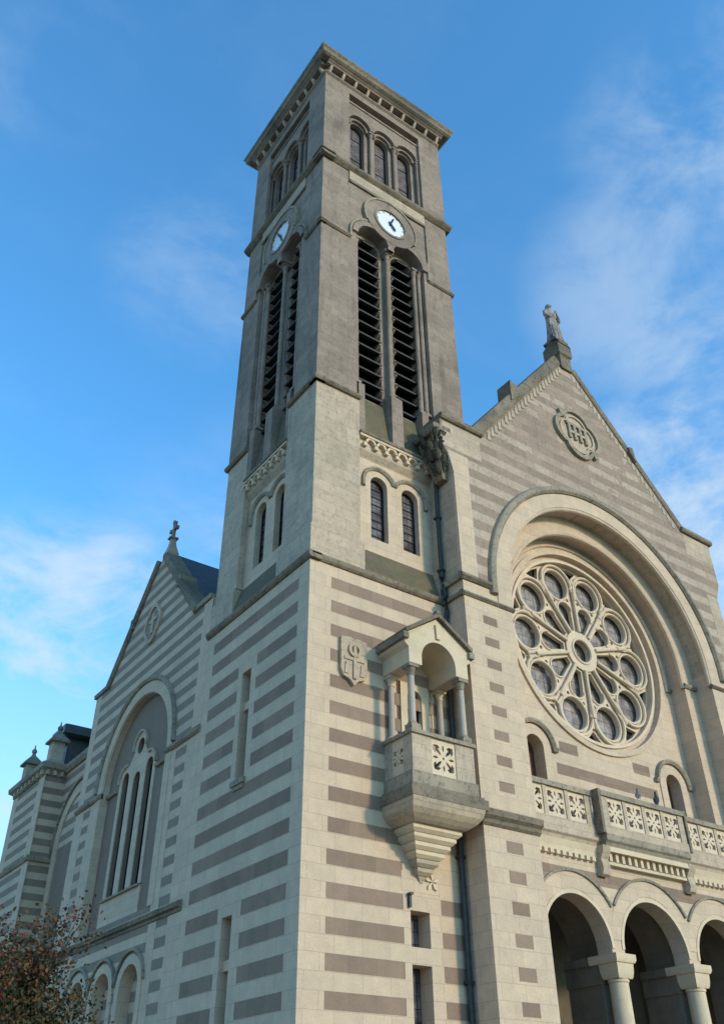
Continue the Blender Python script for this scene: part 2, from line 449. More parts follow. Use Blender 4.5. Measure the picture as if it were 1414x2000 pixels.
# slit windows
def slit(fr, u0_, u1_, z0, z1, zmid, dep=.3, cross=True, bottom=True):
    b = MB(); b.box(u0_-.001, u1_+.001, zmid-.09, zmid+.10, .10, .26, fr, M_cream)
    o = b.build('slit_window', church, smooth=False)
    p = MB(); p.box(u0_+.01, u1_-.01, z0, z1, dep+.06, dep+.09, fr, M_glass); p.build('pane', o, smooth=False)
    if bottom:
        q = MB(); q.box(u0_-.08, u1_+.08, z0-.12, z0-.003, -.07, .25, fr, M_ledge2); q.box(u0_-.02, u1_+.02, z0-.22, z0-.122, -.035, .1, fr, M_ledge2)
        q.build('sill', o, smooth=False)
    return o
o = slit(FF, 2.5, 2.97, 1.4, 5.36, 4.57, bottom=False)
slit(SS, 2.42, 2.84, 8.15, 10.72, 9.9)
slit(SS, 2.5, 2.92, 1.6, 5.42, 4.55, bottom=False)
# string course over the base and the corner plinths above it
b = MB()
prof = [(0, .25), (0, -.03), (.05, -.08), (.11, -.10), (.15, -.10), (.17, -.05), (.17, .25)]
b.sweep([(0, ZB), (3.84, ZB)], prof, FF, M_ledge)
b.sweep([(-.1, ZB), (WY+.05, ZB)], prof, SS, M_ledge)
b.build('string_course', church, smooth=False)

def prismz(b, x0, x1, y0, y1, z0, z1, m): b.box(x0, x1, z0, z1, y0, y1, FF, m)
b = MB()
# corner plinths (12.85-13.4) with weathered tops
for (x0, x1, y0, y1) in ((-.02, 1.5, -.02, 1.5), (3.75, WX+.02, -.02, 1.5), (-.02, 1.5, 3.65, WY+.02)):
    b.frusta([(12.623, x0, x1, y0, y1), (13.34, x0, x1, y0, y1), (13.40, x0+.0, x1, y0, y1), (13.50, x0+.07, x1-.07, y0+.07, y1-.07)], M_mid)
b.build('corner_plinth', church, smooth=False)
b = MB()
# sloping sill between the plinths
b.prism([(.0, 12.623), (.35, 12.623), (.35, 13.45), (.20, 13.40), (.03, 12.85)], 1.503, 3.747, lambda u, v, d: (d, u, v), M_moss)
b.prism([(.0, 12.623), (.35, 12.623), (.35, 13.45), (.20, 13.40), (.03, 12.85)], 1.503, 3.647, lambda u, v, d: (u, d, v), M_moss)
b.build('sloping_sill', church, smooth=False)

def tower_face(fr, W, c, side):
    far = W
    # ---- stage two: corner piers and window panel
    b = MB()
    b.box(0.05 if not side else .5, 1.42, 13.45, 18.0, .05, .5, fr, M_mid)
    b.box(W-1.35 if not side else W-1.2, W-.05, 13.45, 18.0, .05, .5, fr, M_mid)
    b.build('corner_pier', church, smooth=False)
    a, e = 1.423, (W-1.353 if not side else W-1.203)
    cc = c+.02
    b = MB(); h = .265
    ws = (cc-.5, cc+.5)
    b.prism(rect(a, e, 13.40, 16.25), .24, .6, fr, M_cream, holes=[arched(x, 13.85, 15.55, h) for x in ws])
    # raised window surrounds
    out_ = [(ws[0]-.47, 13.40), (ws[0]-.20, 13.40)]
    b.build('window_panel', church, smooth=False)
    b = MB()
    pth = [(ws[0]-.47, 15.35)]+arc(ws[0], 15.55, .47, 180, 22, 18)[0:]+arc(ws[1], 15.55, .47, 158, 0, 18)+[(ws[1]+.47, 15.35)]
    b.sweep(pth, [(-.02, .27), (-.02, .20), (.03, .16), (.075, .16), (.10, .27)], fr, M_ledge2)
    b.build('hood_mould', church)
    for x in ws:
        o = window(church, fr, x, 13.85, 15.55, h, .44, M_glass, bars=.24)
        q = MB(); q.prism([(0.243, 13.78), (.47, 13.78), (.47, 14.05)], x-h+.002, x+h-.002, lambda u, v, d: fr(d, v, u), M_ledge2)
        q.build('sloping_sill', o, smooth=False)
    # frieze: cornice with small arcade
    b = MB()
    b.prism([(.24, 16.25), (.12, 16.42), (.12, 16.50), (.3, 16.50)], a, e, lambda u, v, d: fr(d, v, u), M_mid)
    b.box(a, e, 16.503, 16.9, .14, .5, fr, M_cream)
    n = 7; st = (e-a)/n
    for k in range(n):
        x = a+st*(k+.5)
        b.box(x-.05, x+.05, 16.505, 16.62, .02, .139, fr, M_carv)
        b.arcband(x+st/2, 16.64, st*.30, st*.48, 0, 180, .02, .138, fr, M_carv, 8)
    b.box(a, e, 16.78, 16.86, .0, .137, fr, M_cream)
    b.box(a, e, 16.863, 16.95, -.03, .4, fr, M_ledge)
    b.build('arcaded_frieze', church, smooth=False)
    # belfry sill: mossy blocks sloping back, with central pedestal
    b = MB()
    b.prism([(.12, 16.953), (.6, 16.953), (.6, 18.62), (.40, 18.52), (.30, 18.40)], a, e, lambda u, v, d: fr(d, v, u), M_moss)
    b.build('belfry_sill', church, smooth=False)
    b = MB()
    mu = c+.05
    b.frusta_fr = None
    b.box(mu-.19, mu+.19, 16.955, 18.70, .02, .40, fr, M_up)
    b.prism([(.02, 18.703), (.4, 18.703), (.4, 18.86), (.14, 18.86)], mu-.19, mu+.19, lambda u, v, d: fr(d, v, u), M_ledge2)
    if True:
        b.box(e-.24, e-.003, 17.0, 18.72, .06, .42, fr, M_up)
        b.box(a+.003, a+.20, 16.955, 18.7, .08, .42, fr, M_up)
    b.build('belfry_pedestal', church, smooth=False)
    # string at 18.0 on the piers
    b = MB()
    pr = [(0, .3), (0, -.02), (.05, -.06), (.11, -.06), (.16, .01), (.16, .3)]
    b.sweep([(-.05 if not side else -.05, 18.0), (1.42, 18.0)], pr, fr, M_ledge)
    b.sweep([(e, 18.0), (W+.05, 18.0)], pr, fr, M_ledge)
    b.build('string_course', church, smooth=False)
    # ---- belfry stage 18.16 - 28.05
    a, e = 1.33, (4.02 if not side else 3.78)
    b = MB(); s0 = .035 if not side else .3605
    c1, c2 = c-.67, c+.69; ra = .60; zs = 25.0
    if side: c1, c2 = c-.66, c+.66
    op = [(a, 18.16), (a, zs-.0), (c1-ra, zs)]+arc(c1, zs, ra, 180, 0, 16)[1:]+[(c2-ra, zs)]+arc(c2, zs, ra, 180, 0, 16)[1:]+[(e, zs), (e, 18.16)]
    if a > c1-ra: op = [(c1-ra, 18.16)]+[p for p in op[2:]]
    poly = [(s0, 18.16)]+op+[(W-.035, 18.16), (W-.035, 28.0), (s0, 28.0)]
    # clean duplicate points
    cl_ = []
    for p in poly:
        if not cl_ or (abs(p[0]-cl_[-1][0])+abs(p[1]-cl_[-1][1])) > 1e-4: cl_.append(p)
    b.prism(cl_, .035, .36, fr, M_up)
    # inner order with the two lights
    b.prism(rect(a-.02, e+.02, 18.3, 26.6), .362, .72, fr, M_up, holes=[arched(x, 18.5, zs-.02, .44, 16) for x in (c1+.02, c2+.02)])
    b.build('belfry_wall', church, smooth=False)
    # louvres
    for x in (c1+.02, c2+.02):
        q = MB(); z = 18.60
        while z < 25.35:
            hw = .43 if z < zs-.3 else math.sqrt(max(.01, .44**2-max(0, z+.2-zs)**2))-.01
            pr = []
            for t in range(7):
                f = t/6
                pr.append((.69-.40*f, z+.36-.30*f-.10*math.sin(PI*f)))
            pr += [(d_+.012, z_-.045) for d_, z_ in reversed(pr)]
            q.prism(pr, x-hw, x+hw, lambda u, v, d: fr(d, v, u), M_louv)
            z += .47
        q.box(x-.45, x+.45, 18.5, 25.45, .722, .74, fr, M_dark)  # black sheet stands in for the unlit open belfry behind
        q.build('louvre_panel', church, smooth=False)
        # scalloped stone brackets at the blade ends
        q = MB(); z = 18.60
        while z < 24.9:
            for sgn in (-1, 1):
                xx = x+sgn*.405
                q.prism([(.32, z-.04), (.345, z+.14), (.42, z+.22), (.56, z+.24), (.56, z-.16), (.44, z-.10)], xx-.034, xx+.034, lambda u, v, d: fr(d, v, u), M_up)
            z += .47
        q.build('louvre_bracket', church, smooth=False)
    # colonnettes
    for x in ((c1+c2)/2-.0, e-.10, e-.30, a+.10):
        X = fr(x, 0, .22)
        column_full(church, X[0], X[1], 18.75, zs+.02, .075, M_up, cap=.26, base=.16, name='belfry_column')
    b = MB(); X = (c1+c2)/2
    b.box(X-.17, X+.17, zs+.02, zs+.13, .06, .36, fr, M_up)
    b.build('capital_block', church, smooth=False)
    # hoods over the lights and string on the piers
    b = MB()
    for x, a0_, a1_ in ((c1, 180, 66), (c2, 114, 0)):
        b.arcband(x, zs, ra+.003, .80, 180 if x == c1 else 180, 0, -.045 if x == c1 else -.048, .034, fr, M_up, 20)
    ph = [(c1-.86, zs-.35), (c1-.86, zs)]+arc(c1, zs, .86, 180, 105, 10)[1:]
    b.sweep(ph, [(-.03, .03), (-.03, -.03), (.02, -.055), (.05, -.055), (.06, .03)], fr, M_ledge2)
    ph = arc(c2, zs, .86, 75, 0, 10)+[(c2+.86, zs-.35)]
    b.sweep(ph, [(-.03, .03), (-.03, -.03), (.02, -.055), (.05, -.055), (.06, .03)], fr, M_ledge2)
    b.build('hood_mould', church)
    b = MB(); pr = [(0, .2), (0, 0.0), (.05, -.045), (.10, -.045), (.13, .0), (.13, .2)]
    b.sweep([(-.045, zs-.42), (c1-.86, zs-.42)], pr, fr, M_ledge)
    b.sweep([(c2+.86, zs-.42), (W+.045, zs-.42)], pr, fr, M_ledge)
    # thin ledge above the clock, returned down the right side
    b.sweep([(1.05, 27.42), (W-1.02, 27.42)], [(0, .03), (0, -.03), (.10, -.03), (.13, .03)], fr, M_ledge)
    b.box(1.05, W-1.02, 27.56, 28.0, -.012, .034, fr, M_mid)
    b.box(W-1.02, W-.963, 25.1, 27.42, -.03, .034, fr, M_ledge2)
    b.build('string_course', church, smooth=False)
    # clock
    zc = 26.36; rc = .60; cx = c+.02
    b = MB()
    b.arcband(cx, zc, rc, 1.0, 0, 360, -.06, .034, fr, M_up, 48)
    b.arcband(cx, zc, 1.003, 1.08, -25, 205, -.09, .034, fr, M_ledge2, 40)
    b.arcband(cx, zc, rc-.03, rc+.06, 0, 360, -.09, -.0605, fr, M_up, 48)
    ck = b.build('clock', church)
    d = MB(); d.prism(circle(cx, zc, rc-.001, 48), -.03, .034, fr, M_dial)
    for k in range(12):
        a_ = R(30*k); c_, s_ = math.cos(a_), math.sin(a_)
        wd_ = .016; ra_, rb_ = rc*.80, rc*.93
        d.prism([(cx+ra_*s_-wd_*c_, zc+ra_*c_+wd_*s_), (cx+ra_*s_+wd_*c_, zc+ra_*c_-wd_*s_), (cx+rb_*s_+wd_*c_, zc+rb_*c_-wd_*s_), (cx+rb_*s_-wd_*c_, zc+rb_*c_+wd_*s_)], -.034, -.029, fr, M_black)
    d.build('dial', ck, smooth=False)
    def hand(ang, ln, wd_, dd):
        a_ = R(ang); c_, s_ = math.cos(a_), math.sin(a_)
        P = lambda al, ac: (cx+al*s_+ac*c_, zc+al*c_-ac*s_)
        q = MB(); q.prism([P(-.1, -wd_), P(-.1, wd_), P(ln*.75, wd_*1.25), P(ln, 0), P(ln*.75, -wd_*1.25)], dd, dd+.01, fr, M_black)
        q.build('clock_hand', ck, smooth=False)
    hand(20 if not side else 200, .43, .026, -.060); hand(142 if not side else 30, .33, .038, -.075)
    # ---- string 28.05 and top storey
    b = MB()
    b.sweep([(-.14, 28.0), (W+.14, 28.0)], [(0, .4), (0, .0), (.08, -.10), (.13, -.14), (.22, -.14), (.30, -.03), (.30, .4)], fr, M_ledge)
    b.build('string_course', church, smooth=False)
    b = MB(); a, e = 1.05, W-1.0
    ws = (c-1.06, c, c+1.02)
    b.prism(rect(.02 if not side else .2405, W-.02, 28.3, 33.35), .02, .24, fr, M_up, holes=[rect(a, e, 28.32, 32.75)])
    b.prism(rect(a+.002, e-.002, 28.3, 32.5), .13, .238, fr, M_up, holes=[[(ws[0]-.46, 28.35), (ws[2]+.46, 28.35), (ws[2]+.46, 31.30)]+arc(ws[2], 31.3, .46, 0, 180, 14)[1:]+arc(ws[1], 31.3, .46, 0, 180, 14)+arc(ws[0], 31.3, .46, 0, 180, 14)])
    b.prism(rect(a-.05, e+.05, 28.3, 32.8), .30, .62, fr, M_up, holes=[arched(x, 28.45, 31.25, .30, 16) for x in ws])
    b.build('top_storey_wall', church, smooth=False)
    b = MB()
    for x in ws:
        b.arcband(x, 31.3, .463, .54, 8, 172, .09, .14, fr, M_up, 16)
        b.arcband(x, 31.3, .33, .42, 0, 180, .20, .30, fr, M_up, 16)
    b.box(a, e, 32.35, 32.44, .09, .14, fr, M_up)
    b.build('hood_mould', church)
    for x in ws: window(church, fr, x, 28.45, 31.25, .30, .50, M_top, bars=1.2, name='tower_window')
    for x in ((ws[0]+ws[1])/2, (ws[1]+ws[2])/2, ws[0]-.53, ws[2]+.53):
        X = fr(x, 0, .22)
        column_full(church, X[0], X[1], 28.32, 31.32, .07, M_up, cap=.26, base=.15, name='colonnette')
    # eaves: small brackets and cove
    b = MB(); b.prism([(.02, 33.05), (-.06, 33.12), (-.06, 33.18), (.02, 33.2)], .02, W-.02, lambda u, v, d: fr(d, v, u), M_up)
    n = 10
    for k in range(n):
        x = .16+(W-.32)*k/(n-1)
        b.prism([(.02, 33.14), (-.05, 33.16), (-.12, 33.26), (-.17, 33.36), (-.17, 33.42), (.02, 33.42)], x-.045, x+.045, lambda u, v, d: fr(d, v, u), M_mid)
    b.prism([(.02, 33.423), (-.19, 33.423), (-.19, 33.48), (-.3, 33.555), (.02, 33.555)], -.03, W+.03, lambda u, v, d: fr(d, v, u), M_up)
    b.build('eaves_brackets', church, smooth=False)
tower_face(FF, WX, 2.63, False)
tower_face(SS, WY, 2.42, True)
# the two hidden sides: plain walls with the strings
b = MB()
b.box(WX-.3, WX-.03, 13.4, 33.35, .6, WY-.3, FF, M_up)
b.box(.5, WX-.03, 13.4, 33.35, WY-.3, WY-.03, FF, M_up)
b.box(WX, WX+.1, 28.05, 28.25, 0, WY+.1, FF, M_ledge)
b.box(-.1, WX, 28.05, 28.25, WY, WY+.1, FF, M_ledge)
b.build('tower_rear_wall', church, smooth=False)
# cornice slab and low roof
b = MB()
x0, x1, y0, y1 = -.36, WX+.34, -.40, WY+.36
b.frusta([(33.56, x0+.08, x1-.08, y0+.08, y1-.08), (33.62, x0, x1, y0, y1), (33.76, x0-.02, x1+.02, y0-.02, y1+.02), (33.86, x0-.08, x1+.08, y0-.08, y1+.08), (33.93, x0-.08, x1+.08, y0-.08, y1+.08)], M_ledge)
b.build('tower_cornice', church, smooth=False)
b = MB()
b.frusta([(33.932, x0+.02, x1-.45, y0+.02, y1-.2), (34.06, x0+.02, x1-.45, y0+.02, y1-.2), (34.9, 2.3, 2.8, 2.2, 2.6)], M_slate)
b.build('tower_roof', church, smooth=False)

# ------------------------------------------------------------------ nave front
XC, PY = 9.35, -.75
PL0, PL1, PR0, PR1 = 3.88, 5.43, 13.27, 14.82
R1, R2, R3 = 3.92, 3.42, 2.92
ZS = 13.0
b = MB()
outl = [(PL0, 0), (PL1, 0), (PL1, ZS)]+arc(XC, ZS, R1, 180, 0, 48)[0:]+[(PR0, 0), (PR1, 0), (PR1, 15.9), (15.12, 16.5), (15.12, 18.0), (13.76, 18.05), (XC, 23.42), (4.94, 17.85), (3.58, 17.85), (3.58, 16.95), (3.72, 16.75), (PL0, 16.15)]
cl_ = []
for p in outl:
    if not cl_ or (abs(p[0]-cl_[-1][0])+abs(p[1]-cl_[-1][1])) > 1e-3: cl_.append(p)
b.prism(cl_, PY, -.2, FF, M_gab, m_side=M_mid)
b.build('gable_wall', church, smooth=False)
b = MB()
# dressed quoins and lower pier skins in cream, 5 mm proud
b.box(PL0-.004, 4.40, 12.9, 16.15, PY-.006, PY+.1, FF, M_cream)
b.box(PR1-.52, PR1+.004, 12.9, 15.9, PY-.006, PY+.1, FF, M_mid)
b.prism([(PL0-.004, 16.153), (4.42, 16.153), (4.42, 16.85), (3.72, 16.85)], PY-.007, PY+.1, FF, M_cream)
b.box(3.576, 4.94, 16.95, 17.848, PY-.006, PY+.1, FF, M_mid)
b.box(13.78, 15.12, 17.2, 18.0, PY-.006, PY+.1, FF, M_mid)
b.build('pale_quoins', church, smooth=False)
b = MB()
b.box(PL0-.006, PL1+.004, 0, 12.9, PY-.006, -.201, FF, M_cream)
b.box(PR0-.004, PR1+.006, 0, 12.9, PY-.006, -.201, FF, M_cream)
for z in [6.79-.588*k for k in range(11)]:
    b.box(4.47, 4.93, z-.24, z, PY-.010, PY, FF, M_brown)
    b.box(13.77, 14.23, z-.24, z, PY-.010, PY, FF, M_brown)
for z in [12.05-.575*k for k in range(8)]:
    b.box(4.43, 4.87, z-.22, z, PY-.010, PY, FF, M_brown)
    b.box(13.83, 14.27, z-.22, z, PY-.010, PY, FF, M_brown)
b.build('front_pier', church, smooth=False)
# solid returns behind the piers so that the pier sides read as stone
b = MB()
b.box(PL0, PL1, 0, 17.0, -.198, .3, FF, M_mid)
b.box(PR0, PR1, 0, 17.0, -.198, .3, FF, M_mid)
b.build('pier_return', church, smooth=False)
# imposts
b = MB()
pr = [(0, .05), (0, -.05), (.06, -.12), (.13, -.12), (.20, -.02), (.20, .05)]
FP = off(FF, 0, 0, PY)
for sgn, x0_, x1_ in ((1, PL0-.1, 4.74), (1, 13.96, PR1+.1)):
    b.sweep([(x0_, 12.86), (x1_, 12.86)], pr, FP, M_ledge)
for x0_, x1_ in ((PL0-.08, PL1+.05), (PR0-.05, PR1+.08)):
    b.sweep([(x0_, 12.42), (x1_, 12.42)], [(0, .05), (0, -.03), (.05, -.08), (.09, -.08), (.14, -.02), (.14, .05)], FP, M_ledge)
b.box(PL0-.10, PL0-.001, 12.86, 13.02, PY+.052, .0, FF, M_ledge2)
b.box(PL0-.08, PL0-.001, 12.44, 12.54, PY+.052, .0, FF, M_ledge2)
b.build('impost', church, smooth=False)
# voussoir ring, hood and recessed orders
b = MB()
b.arcband(XC, ZS, R1+.002, 4.36, 0, 180, PY-.03, PY+.1, FF, M_cream, 64)
b.box(XC-4.36, XC-R1-.002, 12.42, ZS, PY-.028, PY+.1, FF, M_cream)
b.box(XC+R1+.002, XC+4.36, 12.42, ZS, PY-.028, PY+.1, FF, M_cream)
b.build('voussoir_ring', church)
b = MB()
ph = [(XC-4.38, 12.75)]+arc(XC, ZS, 4.38, 180, 0, 64)+[(XC+4.38, 12.75)]
b.sweep(ph, [(0, PY+.02), (0, PY-.06), (.06, PY-.13), (.15, PY-.13), (.20, PY-.10), (.24, PY-.02), (.24, PY+.02)], FF, M_ledge2)
b.build('hood_mould', church)
b = MB()   # orders
def order_poly(ro, ri, z0):
    return [(XC-ro, z0), (XC-ri, z0), (XC-ri, ZS)]+arc(XC, ZS, ri, 180, 0, 56)[1:]+[(XC+ri, z0), (XC+ro, z0), (XC+ro, ZS)]+arc(XC, ZS, ro, 0, 180, 56)[1:]
b.prism(order_poly(R1+.3, R2, 7.1), -.198, .295, FF, M_cream)
b.build('arch_order', church)
b = MB()
# roll mouldings on the arrises
for rad, d, t in ((R1-.02, PY+.05, .07), (R2-.02, -.15, .08), (R2-.20, .28, .05)):
    b.sweep([(XC-rad, 12.5)]+arc(XC, ZS, rad, 180, 0, 56)+[(XC+rad, 12.5)], [(t*math.cos(2*PI*k/8), d+t*math.sin(2*PI*k/8)) for k in range(8)], FF, M_cream)
b.build('arch_moulding', church)
b = MB()
pr = [(0, .1), (0, -.04), (.06, -.09), (.11, -.09), (.16, .0), (.16, .1)]
for x0_, x1_, dd in ((XC+R2-.04, XC+R1-.01, -.2), (XC-R1+.01, XC-R2+.04, -.2), (XC+R3+.3, XC+R2-.0, .3)):
    b.sweep([(x0_, 12.5), (x1_, 12.5)], pr, off(FF, 0, 0, dd), M_ledge2)
b.build('impost', church, smooth=False)
# back wall with the round opening
DBX = (XC-2.6, XC+2.6)
b = MB()
doors = [arched(x, 7.6, 9.62, .30, 14) for x in DBX]
b.prism(rect(XC-R1-.2, XC+R1+.2, 6.9, 17.1), .30, .8, FF, M_cream, holes=[circle(XC, ZS, R3, 72)]+doors)
for k in range(5):
    z = 10.55-.593*k
    xs = [(DBX[0]+.72, DBX[1]-.72)] if z < 9.95 else [(DBX[0]+.9, DBX[1]-.9)]
    for (u_, v_) in xs:
        if z > 9.6:     # leave the dish below the rose plain
            cut = math.sqrt(max(0, 3.35**2-(ZS-z+.14)**2))
            if cut > .1:
                if u_ < XC-cut: b.box(u_, XC-cut, z-.28, z, .296, .34, FF, M_brown); b.box(XC+cut, v_, z-.28, z, .296, .34, FF, M_brown)
                continue
        b.box(u_, v_, z-.28, z, .296, .34, FF, M_brown)
b.build('rose_wall', church, smooth=False)
b = MB()
b.arcband(XC, ZS, R3, R3+.14, 0, 360, .24, .31, FF, M_cream, 72)
b.arcband(XC, ZS, 2.72, R3-.002, 0, 360, .42, .58, FF, M_cream, 72)
b.arcband(XC, ZS, 2.72, 2.80, 0, 360, .36, .42, FF, M_trac, 72)
b.build('rose_rim', church)

# rose window tracery
def fan(cu, cv, pts): return pts
b = MB(); holes = []
RC, HC = 2.08, 1.22
nP = 10
Pt = lambda rad, ang: (XC+rad*math.cos(R(ang)), ZS+rad*math.sin(R(ang)))
holes.append(circle(XC, ZS, .33, 28))
for k in range(nP):
    A = 36*k
    c0 = Pt(RC, A)
    holes.append(circle(c0[0], c0[1], .45, 28))
    # inner light: narrow foot at hub, round head
    hc = Pt(1.27, A); lp = []
    hr = .255
    for i in range(13):
        a_ = A-100+200*i/12
        lp.append((hc[0]+hr*math.cos(R(a_)), hc[1]+hr*math.sin(R(a_))))
    f1 = Pt(.66, A+8); f2 = Pt(.66, A-8)
    lp += [f1, f2]
    holes.append(lp)
    # spandrel at the rim between two lobes
    B = A+18
    sp_ = [Pt(2.66, B-6.5), Pt(2.68, B), Pt(2.66, B+6.5), Pt(2.36, B+.6), Pt(2.36, B-.6)]
    holes.append(sp_)
    # eyelets
    for dA in (-10.5, 10.5):
        e_ = Pt(1.61, A+dA); holes.append(circle(e_[0], e_[1], .055, 8))
b.prism(circle(XC, ZS, 2.72, 90), .56, .68, FF, M_trac, holes=holes)
tr = b.build('rose_window', church, smooth=False)
b = MB()
def ringtube(cu, cv, rad, t, d, m=M_trac, a0=0, a1=360, n=28):
    closed = a1-a0 >= 360
    pts = [(cu+rad*math.cos(R(a0+(a1-a0)*i/n)), cv+rad*math.sin(R(a0+(a1-a0)*i/n))) for i in range(n if closed else n+1)]
    b.sweep(pts, [(t*math.cos(2*PI*k/6), d+t*math.sin(2*PI*k/6)) for k in range(6)], FF, m, closed)
for k in range(nP):
    A = 36*k; c0 = Pt(RC, A)
    ringtube(c0[0], c0[1], .49, .038, .55)
    ringtube(c0[0], c0[1], .60, .045, .50, a0=A-118, a1=A+118)
    hc = Pt(1.27, A)
    ringtube(hc[0], hc[1], .285, .032, .55, a0=A-95, a1=A+95, n=14)
    # radiating colonnette between petals
    B = A+18
    p0, p1, p2 = Pt(.60, B), Pt(1.62, B), Pt(2.0, B)
    b.tube([(p0[0], .49, p0[1]), (p1[0], .49, p1[1])], [.055, .05], M_trac, 8)
    b.tube([(p1[0], .48, p1[1]), (p2[0], .47, p2[1])], [.065, .065], M_trac, 8)
    # fork arms to the lobes
    for s_ in (-1, 1):
        q0 = Pt(1.78, B); q1 = Pt(1.98, A+18+s_*1.8); q2 = Pt(2.3, B+s_*1.2)
        b.tube([(q0[0], .5, q0[1]), (q1[0], .5, q1[1]), (q2[0], .5, q2[1])], .045, M_trac, 6)
ringtube(XC, ZS, .37, .045, .50)
b.arcband(XC, ZS, .36, .60, 0, 360, .50, .56, FF, M_trac, 36)
b.build('tracery_moulding', tr)
b = MB(); b.prism(circle(XC, ZS, 2.72, 64), .76, .79, FF, M_rose); b.build('rose_glass', tr, smooth=False)
b = MB()
for k in range(nP):
    B = 36*k+18
    b.prism([Pt(2.70, B-8), Pt(2.70, B+8), Pt(2.30, B+1.5), Pt(2.30, B-1.5)], .70, .75, FF, M_dark)
b.build('spandrel_glass', tr, smooth=False)

# little doorways beside the rose
for x in DBX:
    b = MB()
    b.prism([(x-.56, 7.6), (x-.303, 7.6), (x-.303, 9.62)]+arc(x, 9.62, .303, 180, 0, 14)[1:]+[(x+.303, 7.6), (x+.56, 7.6), (x+.56, 9.62)]+arc(x, 9.62, .56, 0, 180, 18)[1:], .27, .32, FF, M_cream)
    o = b.build('doorway', church)
    b = MB(); ph = [(x-.76, 9.60), (x-.62, 9.60)]+arc(x, 9.62, .60, 172, 8, 18)+[(x+.62, 9.60), (x+.76, 9.60)]
    b.sweep(ph, [(-.01, .30), (-.01, .22), (.05, .18), (.09, .18), (.11, .30)], FF, M_ledge2)
    b.build('hood_mould', o)
    b = MB(); b.prism(arched(x, 7.6, 9.62, .305), .62, .68, FF, M_wood); b.build('door', o, smooth=False)

# gable coping, kneelers, dentils
b = MB()
pr = [(-.02, PY+.6), (-.02, PY-.04), (.05, PY-.07), (.28, PY-.08), (.34, PY-.06), (.36, PY-.0), (.36, PY+.6)]
b.sweep([(4.94, 17.86), (9.06, 23.04)], pr, FF, M_ledge)
pr = [(-.02, PY+.5), (-.02, PY-.03), (.05, PY-.05), (.20, PY-.05), (.25, PY-.02), (.25, PY+.5)]
b.sweep([(9.62, 23.04), (13.76, 18.06)], pr, FF, M_ledge)
b.build('gable_coping', church, smooth=False)
b = MB()
pr2 = [(0, PY+.7), (0, PY-.08), (.05, PY-.12), (.15, PY-.12), (.18, PY-.04), (.18, PY+.7)]
b.sweep([(3.50, 17.85), (5.02, 17.85)], pr2, FF, M_ledge)
b.sweep([(13.70, 18.06), (15.22, 18.02)], pr2, FF, M_ledge)
b.box(3.50, 3.575, 17.2, 17.848, PY-.02, PY+.9, FF, M_ledge2)
b.build('shoulder_coping', church, smooth=False)
for s_ in (-1, 1):
    b = MB()
    kp = [(-2.97, 19.95), (-2.95, 20.78), (-2.52, 20.62), (-2.36, 20.50)]
    if s_ > 0: kp = [(2.42, 20.44), (2.42, 20.66), (2.60, 20.70), (2.66, 20.12)]
    b.prism([(XC+a_, c_) for a_, c_ in kp], PY-.12, PY+.45, FF, M_ledge)
    b.build('kneeler_stone', church, smooth=False)
b = MB()
for (xa, za, xb, zb, n) in ((5.25, 17.98, 9.1, 22.85, 24), (13.45, 18.12, 9.6, 22.8, 24)):
    for k in range(n):
        f = (k+.5)/n; x = xa+(xb-xa)*f; z = za+(zb-za)*f
        b.box(x-.06, x+.06, z-.15, z+.12, PY-(.022 if xa < 9 else .012), PY, FF, M_mid)
b.build('dentil_course', church, smooth=False)
# medallion with relief
b = MB(); mz = 20.03; mxc = 9.26
def quat(s_, k=1.0):
    pts = []
    for i in range(72):
        a_ = 2*PI*i/72
        rad = .80+.19*abs(math.cos(2*a_))**.75
        pts.append((mxc+rad*s_*math.cos(a_)*1.02, mz+rad*s_*math.sin(a_)))
    return pts
b.prism(quat(1.0), PY-.11, PY+.02, FF, M_ledge2, holes=[quat(.86)])
b.prism(quat(.76), PY-.07, PY-.02, FF, M_mid, holes=[quat(.68)])
b.prism(quat(.86), PY-.02, PY+.02, FF, M_mid)
for (u_, v_, w_, h_) in ((-.36, 0, .05, .30), (-.12, 0, .05, .30), (.12, 0, .05, .30), (.36, 0, .05, .30)):
    b.box(mxc+u_-w_, mxc+u_+w_, mz+v_-h_, mz+v_+h_, PY-.09, PY-.021, FF, M_ledge2)
b.box(mxc-.46, mxc+.46, mz+.26, mz+.36, PY-.088, PY-.022, FF, M_ledge2)
b.box(mxc-.40, mxc+.40, mz-.06, mz+.02, PY-.086, PY-.023, FF, M_mid)
b.prism([(mxc+.52, mz-.52), (mxc+.62, mz-.78), (mxc+.76, mz-.70), (mxc+.68, mz-.46)], PY-.12, PY, FF, M_ledge2)
b.prism([(mxc-.52, mz+.52), (mxc-.62, mz+.78), (mxc-.76, mz+.70), (mxc-.68, mz+.46)], PY-.12, PY, FF, M_ledge2)
b.build('carved_medallion', church, smooth=False)
